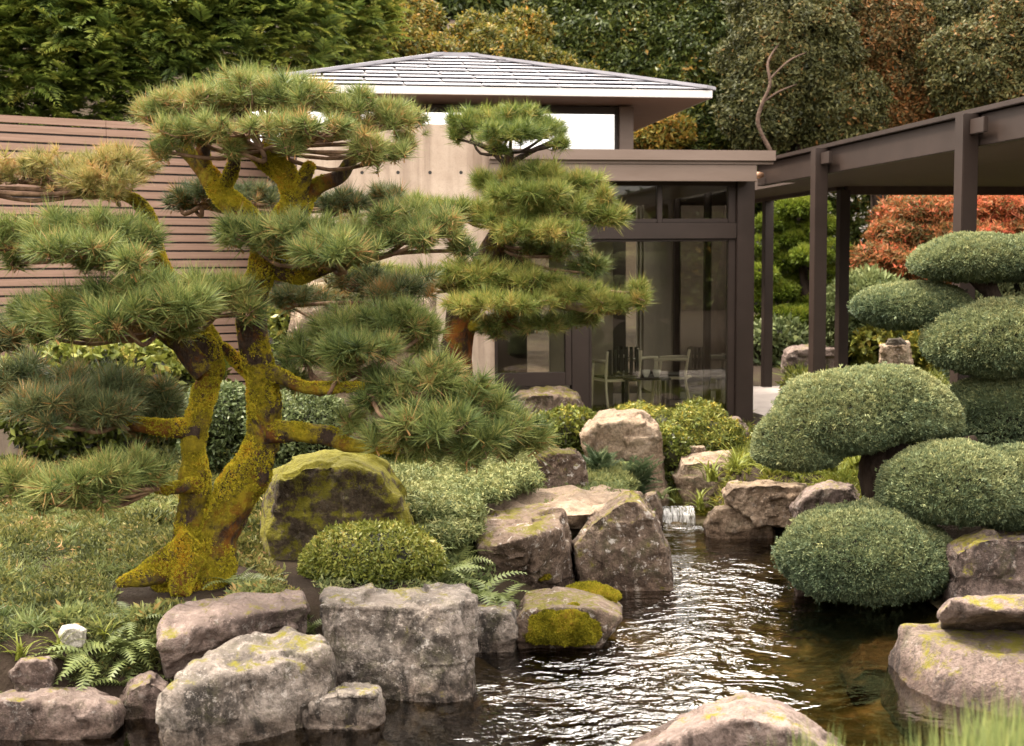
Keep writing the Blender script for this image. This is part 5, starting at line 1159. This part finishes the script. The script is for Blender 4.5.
def plant(kind, px, py, Y, sc, label, seed, group):
    b = P(px, py, Y)
    if px < 300 and py > 585: b = ground_hit(px, py)
    z = max(hz1(b[0], b[1]), b[2]); me = (FERN if kind == 'fern' else STRAP)[seed % (4 if kind == 'fern' else 3)]
    o = link('fern' if kind == 'fern' else 'strap_plant', me, M['fern' if kind == 'fern' else 'strap'], None, (b[0], b[1], z - .01))
    sc *= 1.25 if kind == 'fern' else 1.0; o.scale = (sc,) * 3; o.rotation_euler = (0, 0, seed * 1.7); tag(o, label, 'fern' if kind == 'fern' else 'leafy plant', group); return o
GF = 'ferns among the boulders'; GP = 'strap leaved plants on the banks'
for i, (px, py, Y, sc, lb) in enumerate([
    (440, 590, 8.0, .9, 'fern spilling over the right shoulder of the square boulder'), (478, 598, 7.95, 1.0, 'fern with long fronds beside the narrow grey boulder'),
    (500, 610, 7.9, .9, 'fern drooping over the step stone with moss cushions'), (455, 575, 8.3, .8, 'fern just right of the box shrub'),
    (308, 632, 7.25, .55, 'small fern in the gap left of the square boulder'), (182, 648, 7.15, .9, 'fern in front of the flat moss topped boulder'),
    (140, 664, 7.05, .9, 'fern at the upper end of the long grey boulder'), (225, 650, 7.1, .6, 'little fern sprouting between two grey boulders'),
    (98, 672, 6.95, .95, 'fern above the pinkish boulder at the left'), (126, 690, 6.8, .75, 'fern hanging over the small reddish stone'),
    (262, 592, 7.7, .6, 'small fern at the foot of the big pine'), (235, 588, 7.65, .7, 'bluish fern clump just below the pine root'),
    (455, 545, 8.7, .7, 'fern left of the mossy brown boulder'), (610, 470, 11.7, .9, 'dark fern under the young juniper'), (662, 498, 11.5, .5, 'tiny fern at the lip of the waterfall'), (66, 664, 7, .7, 'fern just below the white pebble'), (118, 652, 7, .8, 'fern right of the white pebble near the flat moss topped boulder'), (132, 628, 7, .7, 'fern on the soil left of the flat moss topped boulder'), (420, 580, 8.1, .7, 'short fern at the right foot of the box shrub')]):
    plant('fern', px, py, Y, sc, lb, i, GF)
for i, (px, py, Y, sc, lb) in enumerate([
    (712, 480, 11.3, 1.3, 'strap leaved plant arching over the waterfall rocks'), (700, 508, 11.1, 1.0, 'strap leaves hanging to the water right of the waterfall'),
    (736, 470, 11.3, 1.2, 'yellow green strap plant above the long tan slab'), (800, 472, 10.8, 1.3, 'clump of strap leaves left of the juniper trunk'),
    (830, 470, 10.7, 1.4, 'tall yellow green clump close to the juniper trunk'), (770, 474, 10.9, 1.2, 'strap plant under the wide juniper pad'), (856, 468, 10.4, 1.2, 'strap clump touching the dark juniper trunk'),
    (20, 660, 6.9, .7, 'grassy tuft at the far left above the flat grey stone'), (60, 655, 7.0, .7, 'grassy tuft below the white pebble'), (105, 640, 7.15, .7, 'grassy tuft right of the white pebble'),
    (400, 532, 8.9, .7, 'grassy tuft at the right foot of the mossy boulder')]):
    plant('strap', px, py, Y, sc, lb, i, GP)

# ------------------------------------------------------------------ ground cover (uncountable)
def cover(name, poly_px, zg, n, seed, mat, size, tc, tmpl, tv=.15, up=1.0, patch=True):
    """clumps scattered over the part of the ground that lies inside the polygon"""
    rs = np.random.RandomState(seed); w = np.array([G(a, b, zg)[:2] for a, b in poly_px]); lo, hi = w.min(0), w.max(0)
    p = rs.uniform(lo, hi, (n * 6, 2)); p = p[sdist(w, p[:, 0], p[:, 1]) < 0]
    s1 = sdist(POND, p[:, 0], p[:, 1]); p = p[s1 > .12][:n]
    p = p[np.hypot(p[:, 0] - b1[0], p[:, 1] - b1[1] + .1) > .42 + .25 * lumps(np.c_[p, p[:, 0] * 0], 77, 2.5, 1.0)]
    for a_, b_2, r_2 in ((72, 634, .13), (34, 668, .20)):
        h_ = ground_hit(a_, b_2); p = p[np.hypot(p[:, 0] - h_[0], p[:, 1] - h_[1] + .05) > r_2]
    if patch:
        m_ = lumps(np.c_[p, p[:, 0] * 0], seed, 1.3, 1.0); keep = m_ + rs.normal(0, .12, len(p)) > -.52; p = p[keep]
    z = hz(p[:, 0], p[:, 1]); q = np.c_[p, z]
    ax = unit(rs.normal(0, .35, q.shape) + np.array([0, -.1, up])); t = tc + lumps(q, seed + 3, 1.1, .35) + lumps(q, seed + 4, 4.5, .22) + rs.normal(0, tv, len(q))
    hgt = 1 + lumps(q, seed + 7, 2.6, .9); q[:, 2] += np.clip(lumps(q, seed + 8, 3.0, .10), -.01, .08)
    V, F, T = scatter(tmpl, q, basis(ax, rs), size * hgt * rs.uniform(.7, 1.3, len(q)), t, rs, .12)
    return tag(link(name, np_mesh(name, V, F, T), M[mat]), None, None, None, 'stuff')
GRASS = [tpl_tuft(70 + i, 22, 1.0, .05, (25, 88), .1) for i in range(5)]
LOWC = [tpl_leaves(80 + i, 9, .30, .8, .55) for i in range(5)]
cover('left_groundcover', [(-80, 700), (-80, 452), (260, 452), (270, 560), (330, 600), (330, 640), (120, 680)], .48, 46000, 501, 'cover', .038, .24, LOWC, .14)
cover('needle_litter', [(-80, 700), (-80, 452), (260, 452), (300, 600), (120, 660)], .48, 2600, 512, 'needle_dry', .05, .8, [tpl_tuft(90 + i, 5, 1.0, .05, (80, 100), .05) for i in range(3)], .2, patch=False)
cover('left_tufts', [(-80, 700), (-80, 470), (160, 470), (300, 600), (330, 640), (120, 680)], .48, 2600, 511, 'fern', .075, .42, GRASS, .2)
cover('shore_groundcover', [(60, 690), (60, 590), (150, 590), (300, 590), (330, 600), (320, 650)], .42, 4200, 502, 'fern', .045, .5, LOWC + GRASS)
cover('middle_groundcover', [(330, 600), (260, 470), (420, 440), (600, 440), (660, 480), (650, 520), (470, 520), (540, 600)], .45, 16000, 503, 'cover_pale', .04, .5, LOWC, .2)
cover('door_groundcover', [(480, 450), (480, 408), (745, 412), (760, 450), (740, 480), (660, 480)], .42, 3600, 504, 'gold_leaf', .14, .45, GRASS)
cover('right_groundcover', [(690, 490), (740, 440), (860, 420), (1100, 420), (1100, 500), (960, 500), (800, 505)], .42, 5000, 505, 'strap', .14, .5, GRASS)
cover('far_groundcover', [(800, 400), (782, 372), (760, 358), (1100, 340), (1200, 420)], .45, 6000, 506, 'gold_leaf', .22, .45, GRASS)
cover('lawn_groundcover', [(-200, 452), (-200, 425), (480, 425), (480, 470)], .5, 5000, 507, 'strap', .12, .45, GRASS)
# tall grass on the near bank, out of focus
rs = np.random.RandomState(9); n = 150
px = np.concatenate([rs.uniform(930, 1040, 100), rs.uniform(770, 930, 34), rs.normal(815, 10, 16)]); Yg = rs.uniform(2.7, 3.3, n)
q = np.array([P(a, 700, y) for a, y in zip(px, Yg)]); q[:, 2] = .74
top = np.array([P(a, 738 - 40 * math.exp(-((a - 1000) / 60) ** 2) - rs.uniform(-18, 20) - (12 if a < 840 else 0), y)[2] for a, y in zip(px, Yg)])
BL = []
for i in range(4):
    r2 = np.random.RandomState(i); qd = []
    for k in range(7):
        az = r2.rand() * 6.28; b = r2.normal(0, .05, 2); lean = r2.uniform(.02, .16); w = .012; h = r2.uniform(.75, 1.0)
        p0 = np.array([b[0], b[1], 0]); p1 = p0 + np.array([math.cos(az) * lean * .4, math.sin(az) * lean * .4, h * .6]); p2 = p0 + np.array([math.cos(az) * lean, math.sin(az) * lean, h]); sd_ = np.array([-math.sin(az), math.cos(az), 0]) * w
        qd.append((p0 - sd_, p0 + sd_, p1 + sd_ * .8, p1 - sd_ * .8, .05 * r2.normal())); qd.append((p1 - sd_ * .8, p1 + sd_ * .8, p2, .05))
    BL.append(tri_template(qd))
V, F, T = scatter(BL, q, basis(np.tile([0, 0, 1.0], (n, 1)), rs), np.maximum(top - .74, .1), .4 + rs.normal(0, .15, n), rs)
tag(link('near_grass', np_mesh('near_grass', V, F, T), M['fern']), kind='stuff')

# ------------------------------------------------------------------ hedge behind the viewer (seen only mirrored in the glass)
def back_hedge():
    rs = np.random.RandomState(31); n = 16000; x = rs.uniform(-22, 22, n); f_ = rs.rand(n) < .7
    y = np.where(f_, -13 + rs.normal(0, .12, n), rs.uniform(-15, -13, n)); z = np.where(f_, rs.uniform(.6, 4.6, n), 4.6 + rs.normal(0, .12, n)) + .3 * np.sin(x * 1.3)
    q = np.stack([x, y, z], 1); V, F, T = scatter(LEAVES, q, basis(unit(rs.normal(0, .5, q.shape) + [0, .8, .5]), rs), .34 * rs.uniform(.6, 1.3, n), .45 + rs.normal(0, .2, n), rs)
    bx = Geo(); bx.box(-22, 22, -15, -13.1, .4, 4.4); cv = np.array(bx.v); cf = np.array([t for f in bx.f for t in ((f[0], f[1], f[2]), (f[0], f[2], f[3]))])
    V, F, T = join([(V, F, T), (cv, cf, np.full(len(cf), .05))]); o = np.array([0, -14, .7])
    tag(link('hedge', np_mesh('hedge', V - o, F, T), M['evergreen'], None, tuple(o)), 'long dark leafy hedge across the garden facing the pavilion glass', 'hedge')
back_hedge()
# ------------------------------------------------------------------ trees behind
def tree(name, label, lobes, seed, mat, tmpl, size, dens, trunkpx=None, base=None, cat='tree', group=None, axis='out', tc=.45, tv=.18, trunk='bark_dark', limbs=(), depth=.7, fill=.45, extra=None):
    """lobes (px, py, Y, half w, half h); crown of leaf clumps through the lobes' volume, trunk and limbs reach into them"""
    rs = np.random.RandomState(seed); c0 = P(*lobes[0][:3])
    bx, by = (c0[0], c0[1]) if base is None else P(base[0], 300, base[1])[:2]
    o = np.array([bx, by, hz1(bx, by) - .05]); root = empty(name, tuple(o), label, cat, group); parts = []
    top = None
    for lb in lobes:
        px, py, Y, rw, rh = lb; s = pxm(Y); c = P(px, py, Y); r = np.array([rw * s, rw * s * depth, rh * s])
        n = int(dens * (r[0] * r[2]) / .5) + 20; d = unit(rs.normal(size=(n, 3))); d[:, 1] = np.where(rs.rand(n) < .6, -np.abs(d[:, 1]), d[:, 1])
        rr = np.where(rs.rand(n) < fill, rs.uniform(.35, .95, n), rs.uniform(.9, 1.08, n)); rr *= 1 + lumps(d * r + c, seed, 1.0 / max(r[0] * .35, .2), .25)
        q = d * rr[:, None] * r + c
        if axis == 'droop':
            ax = unit(d * np.array([1, 1, .2]) + rs.normal(0, .35, d.shape) + np.array([0, -.25, .12])); ax[:, 2] = np.clip(ax[:, 2], -.5, .5); ax = unit(ax)
            sdv = unit(np.cross(np.array([0, 0, 1.0]), ax) + rs.normal(0, .22, ax.shape)); sdv = unit(sdv - ax * np.sum(sdv * ax, 1, keepdims=True)); B = np.stack([ax, sdv, np.cross(ax, sdv)], 2)
        else: B = basis(unit(d + rs.normal(0, .4, d.shape) + np.array([0, 0, .4])), rs)
        t = tc + rs.normal(0, tv, n) + lumps(q, seed + 2, .9, .28)
        parts.append(scatter(tmpl, q, B, size * rs.uniform(.65, 1.3, n), t, rs, .08)); top = c
    V, F, T = join(parts); link('crown', np_mesh('crown', V - o, F, T), M[mat], root)
    g = Geo(); cc = P(*lobes[0][:3]); h = cc[2] - o[2]
    tr = max(.06, .035 * h)
    pp, rr = smooth_path([(0, 0, -.1), (rs.normal(0, .05 * h), rs.normal(0, .03 * h), h * .45), tuple(cc - o)], [tr * 1.3, tr, tr * .5], 5); g.tube(pp, rr, 10, .2, seed)
    for lb in lobes[1:]:
        e = P(*lb[:3]) - o; a = np.array([0, 0, h * rs.uniform(.3, .6)]); pp, rr = smooth_path([a, (a + e) / 2 + rs.normal(0, .06 * h, 3), e], [tr * .55, tr * .4, tr * .2], 4); g.tube(pp, rr, 7, .2, seed)
    g.build('trunk', M[trunk], root, smooth=True)
    for k, (pts, rad) in enumerate(limbs):
        gg = Geo(); limb(gg, pts, rad, o, seed + k, 7, .2); gg.build('limb', M['limb_bark'], root, smooth=True)
    return root
GC = 'cypress hedge trees behind the fence'
for i, (lbs, lb) in enumerate([
    ([(-20, 60, 17.5, 80, 90), (-20, 5, 17.8, 70, 30)], 'leftmost dark green cypress behind the slat fence'),
    ([(75, 50, 17.8, 72, 95), (85, 5, 18.1, 70, 30)], 'cypress with bright drooping sprays behind the left part of the fence'),
    ([(165, 40, 18.2, 72, 90), (165, 5, 18.6, 66, 30)], 'cypress behind the top crown of the big pine'),
    ([(255, 30, 18.8, 70, 78), (250, 5, 19.0, 64, 30)], 'cypress left of the pavilion roof'),
    ([(330, 20, 20.5, 56, 66), (330, 5, 20.8, 56, 30)], 'yellowing cypress at the left end of the hedge row')]):
    tree('cypress_tree', lb, lbs, 600 + i, 'cypress', FROND, .42, 330, group=GC, axis='droop', tc=.42 if i < 4 else .62, fill=.4)
tree('autumn_shrub', 'yellow and orange autumn shrub rising behind the roof ridge', [(385, 50, 24, 44, 40), (430, 66, 24, 36, 30), (345, 62, 23.5, 34, 40), (405, 20, 24.5, 34, 26), (362, 24, 24.3, 30, 30)], 610, 'autumn', LEAVES, .09, 2300, cat='shrub', tc=.42, tv=.26)
tree('autumn_shrub', 'golden leaved shrub behind the right half of the roof', [(500, 62, 24.5, 40, 30), (545, 76, 24.5, 30, 24), (478, 40, 25, 28, 26), (524, 38, 25, 26, 26), (580, 84, 24.8, 26, 18)], 611, 'autumn', LEAVES, .09, 2300, cat='shrub', tc=.40, tv=.26)
tree('bare_trunk_tree', 'tall tree with pale grey trunk behind the roof ridge', [(455, 5, 27, 60, 30), (400, 5, 28, 60, 30)], 612, 'evergreen', LEAVES, .18, 560, base=(462, 23.2), trunk='bark_pale')
GE = 'evergreen hedge behind the pavilion'
for i, (lbs, lb) in enumerate([
    ([(520, 40, 28, 70, 70), (510, 5, 28.5, 70, 30)], 'dark evergreen directly above the roof ridge'),
    ([(610, 60, 27.5, 70, 80), (600, 5, 28, 70, 30)], 'dense evergreen hedge tree behind the roof right slope'),
    ([(690, 90, 27, 62, 90), (690, 5, 27.5, 66, 30), (670, 180, 26.5, 46, 60)], 'dense evergreen hedge tree at the right end of the roof'),
    ([(745, 130, 27.5, 60, 90), (750, 20, 28, 60, 90)], 'evergreen hedge tree behind the joint of pavilion and walkway')]):
    tree('evergreen_tree', lb, lbs, 620 + i, 'evergreen', LEAVES, .115, 2200, group=GE, tc=.45)
tree('rusty_shrub', 'rust tinted shrub under the right eave of the roof', [(655, 132, 25.5, 34, 24)], 626, 'autumn', LEAVES, .11, 1900, cat='shrub', tc=.6, tv=.28)
GT = 'scraggly trees above the walkway'
tree('scraggly_tree', 'grey olive tree with crooked bare limb above the walkway joint', [(790, 60, 24.5, 62, 62), (760, 110, 24.2, 40, 40), (830, 110, 24.5, 50, 44), (790, 5, 25, 60, 30)], 630, 'olive', LEAVES, .09, 2000, group=GT, tc=.5,
     limbs=[([(771, 152, 23.3), (758, 124, 23.3), (762, 104, 23.3), (770, 84, 23.3), (768, 62, 23.4), (780, 42, 23.7)], [2.2, 2.0, 1.8, 1.5, 1.2, .7]), ([(763, 102, 23.3), (778, 92, 23.35), (797, 84, 23.6)], [1.1, .9, .5]), ([(769, 80, 23.3), (790, 60, 23.4), (814, 50, 23.8)], [1.1, .9, .5])])
tree('scraggly_tree', 'orange tinted scraggly pine above the middle of the walkway', [(880, 40, 25.5, 56, 54), (905, 96, 25.5, 56, 44), (860, 120, 25, 44, 30), (890, 5, 26, 60, 30)], 631, 'rust_leaf', LEAVES, .09, 2000, group=GT, tc=.5)
tree('scraggly_tree', 'dry olive tree with tangled twigs at the upper right', [(985, 70, 24.5, 60, 50), (1030, 40, 24.5, 60, 60), (950, 30, 25.5, 50, 50), (990, 5, 26, 70, 30)], 632, 'olive', LEAVES, .09, 2000, group=GT, tc=.55,
     limbs=[([(985, 100, 24.0), (975, 78, 24.0), (980, 56, 24.1), (1000, 34, 24.3), (1024, 12, 24.5)], [1.6, 1.4, 1.2, .9, .6]), ([(978, 66, 24.0), (955, 52, 24.2), (925, 44, 24.6)], [1.0, .8, .5])])
tree('dark_tree', 'dark green tree filling the gap behind the scraggly trees', [(870, 90, 29, 120, 90), (980, 80, 29, 110, 90), (900, -20, 29.5, 150, 70), (830, 150, 28.5, 60, 50)], 633, 'evergreen', LEAVES, .14, 1250, tc=.4)
# seen through the walkway
tree('red_maple', 'spreading orange red japanese maple beyond the walkway', [(930, 212, 23, 50, 14), (985, 206, 23.2, 50, 14), (905, 232, 22.8, 34, 12), (955, 236, 22.7, 46, 13), (1015, 230, 23, 46, 14), (885, 256, 22.6, 28, 12), (930, 262, 22.4, 44, 13), (990, 258, 22.6, 44, 13), (1040, 250, 23, 40, 16), (875, 276, 22.6, 22, 9), (945, 284, 22.3, 40, 10), (930, 195, 23.4, 34, 10), (1000, 190, 23.6, 40, 10)], 640, 'maple', FINE, .11, 3600, tc=.46, base=(965, 23), depth=1.1, tv=.22)
def cloud_tree():
    root_px = (803, 24.0); c = P(803, 345, 24.0); o = np.array([c[0], c[1], hz1(c[0], c[1])]); root = empty('niwaki_pine', tuple(o), 'bright green cloud pruned pine framed between the walkway posts', 'pine tree')
    g = Geo(); limb(g, [(803, 352, 24), (802, 325, 24), (806, 290, 24), (800, 250, 24), (804, 215, 24)], [9, 7, 5, 4, 3], o, 77, 10, .2); g.build('trunk', M['bark_dark'], root, smooth=True)
    rng = random.Random(3); k = 0
    for (px, py, rw, rh) in [(800, 208, 24, 10), (775, 222, 18, 9), (822, 226, 18, 9), (795, 238, 22, 9), (762, 246, 16, 9), (835, 250, 15, 9), (812, 256, 20, 9), (782, 262, 22, 9), (760, 276, 16, 9), (832, 276, 18, 9), (805, 282, 22, 9),
                             (778, 292, 20, 9), (840, 296, 15, 9), (758, 304, 14, 9), (815, 304, 20, 9), (790, 316, 22, 9), (836, 318, 15, 9), (768, 324, 15, 8), (818, 326, 16, 8)]:
        V, F, T = dome_mesh([(px, py, 24 + rng.uniform(-.5, .4), rw, rh)], 650 + k, n_per_m2=420, size=.11, origin=o, flat=.7, lump=.22, tc=.45); link('foliage_pad', np_mesh('foliage_pad', V, F, T), M['niwaki'], root); k += 1
cloud_tree()
cam_tree = tree('camellia_bush', 'dark camellia bush dotted with white flowers beyond the walkway', [(850, 225, 27, 46, 50), (765, 225, 28, 40, 60), (800, 250, 28, 70, 60), (860, 290, 26.5, 40, 30)], 660, 'evergreen', LEAVES, .14, 1000, cat='bush', tc=.55)
rs = np.random.RandomState(5); fl_ = Geo()
fq = np.array([P(rs.uniform(828, 882), rs.uniform(182, 240), 25.9) for _ in range(34)]); 
V, F, T = scatter(LEAVES, fq, basis(rs.normal(size=fq.shape), rs), np.full(len(fq), .07), np.full(len(fq), .5), rs)
link('blossoms', np_mesh('blossoms', V - np.array(cam_tree.location), F, T), M['petal'], cam_tree)
mound('grey_shrub', 'grey green spreading shrub left of the red maple', 'shrub', [(868, 300, 21.5, 40, 26), (845, 318, 21.5, 26, 22)], 661, 'cover_pale', n_per_m2=160, size=.16, lump=.25, flat=1, tc=.3)
mound('dark_shrub', 'dark shrub row under the bright cloud pruned pine', 'shrub', [(775, 345, 22.5, 30, 22), (835, 350, 22.5, 30, 20), (805, 350, 22.8, 30, 16)], 662, 'dome_leaf', n_per_m2=160, size=.14, tmpl=LEAF_S, lump=.25, flat=1, tc=.5)
mound('yellow_shrub', 'low yellow flowering shrub near the stump shaped stone', 'shrub', [(872, 340, 21.2, 22, 14), (902, 330, 21.8, 30, 12), (930, 348, 21.0, 24, 14)], 663, 'gold_leaf', n_per_m2=260, size=.13, tmpl=LEAF_S, lump=.25, flat=1, tc=.7)
mound('low_hedge', 'low dark hedge along the edge of the walkway pavement', 'hedge', [(806, 394, 17.5, 16, 9), (796, 384, 18.5, 12, 8)], 664, 'box_leaf', n_per_m2=300, size=.09, tmpl=LEAF_S, lump=.1, flat=1, tc=.4)
mound('far_shrub', 'sage green shrub behind the right juniper pads', 'shrub', [(1005, 320, 14, 60, 44), (1060, 340, 13, 60, 50)], 665, 'juniper', n_per_m2=300, size=.1, lump=.1, flat=1, tc=.5)
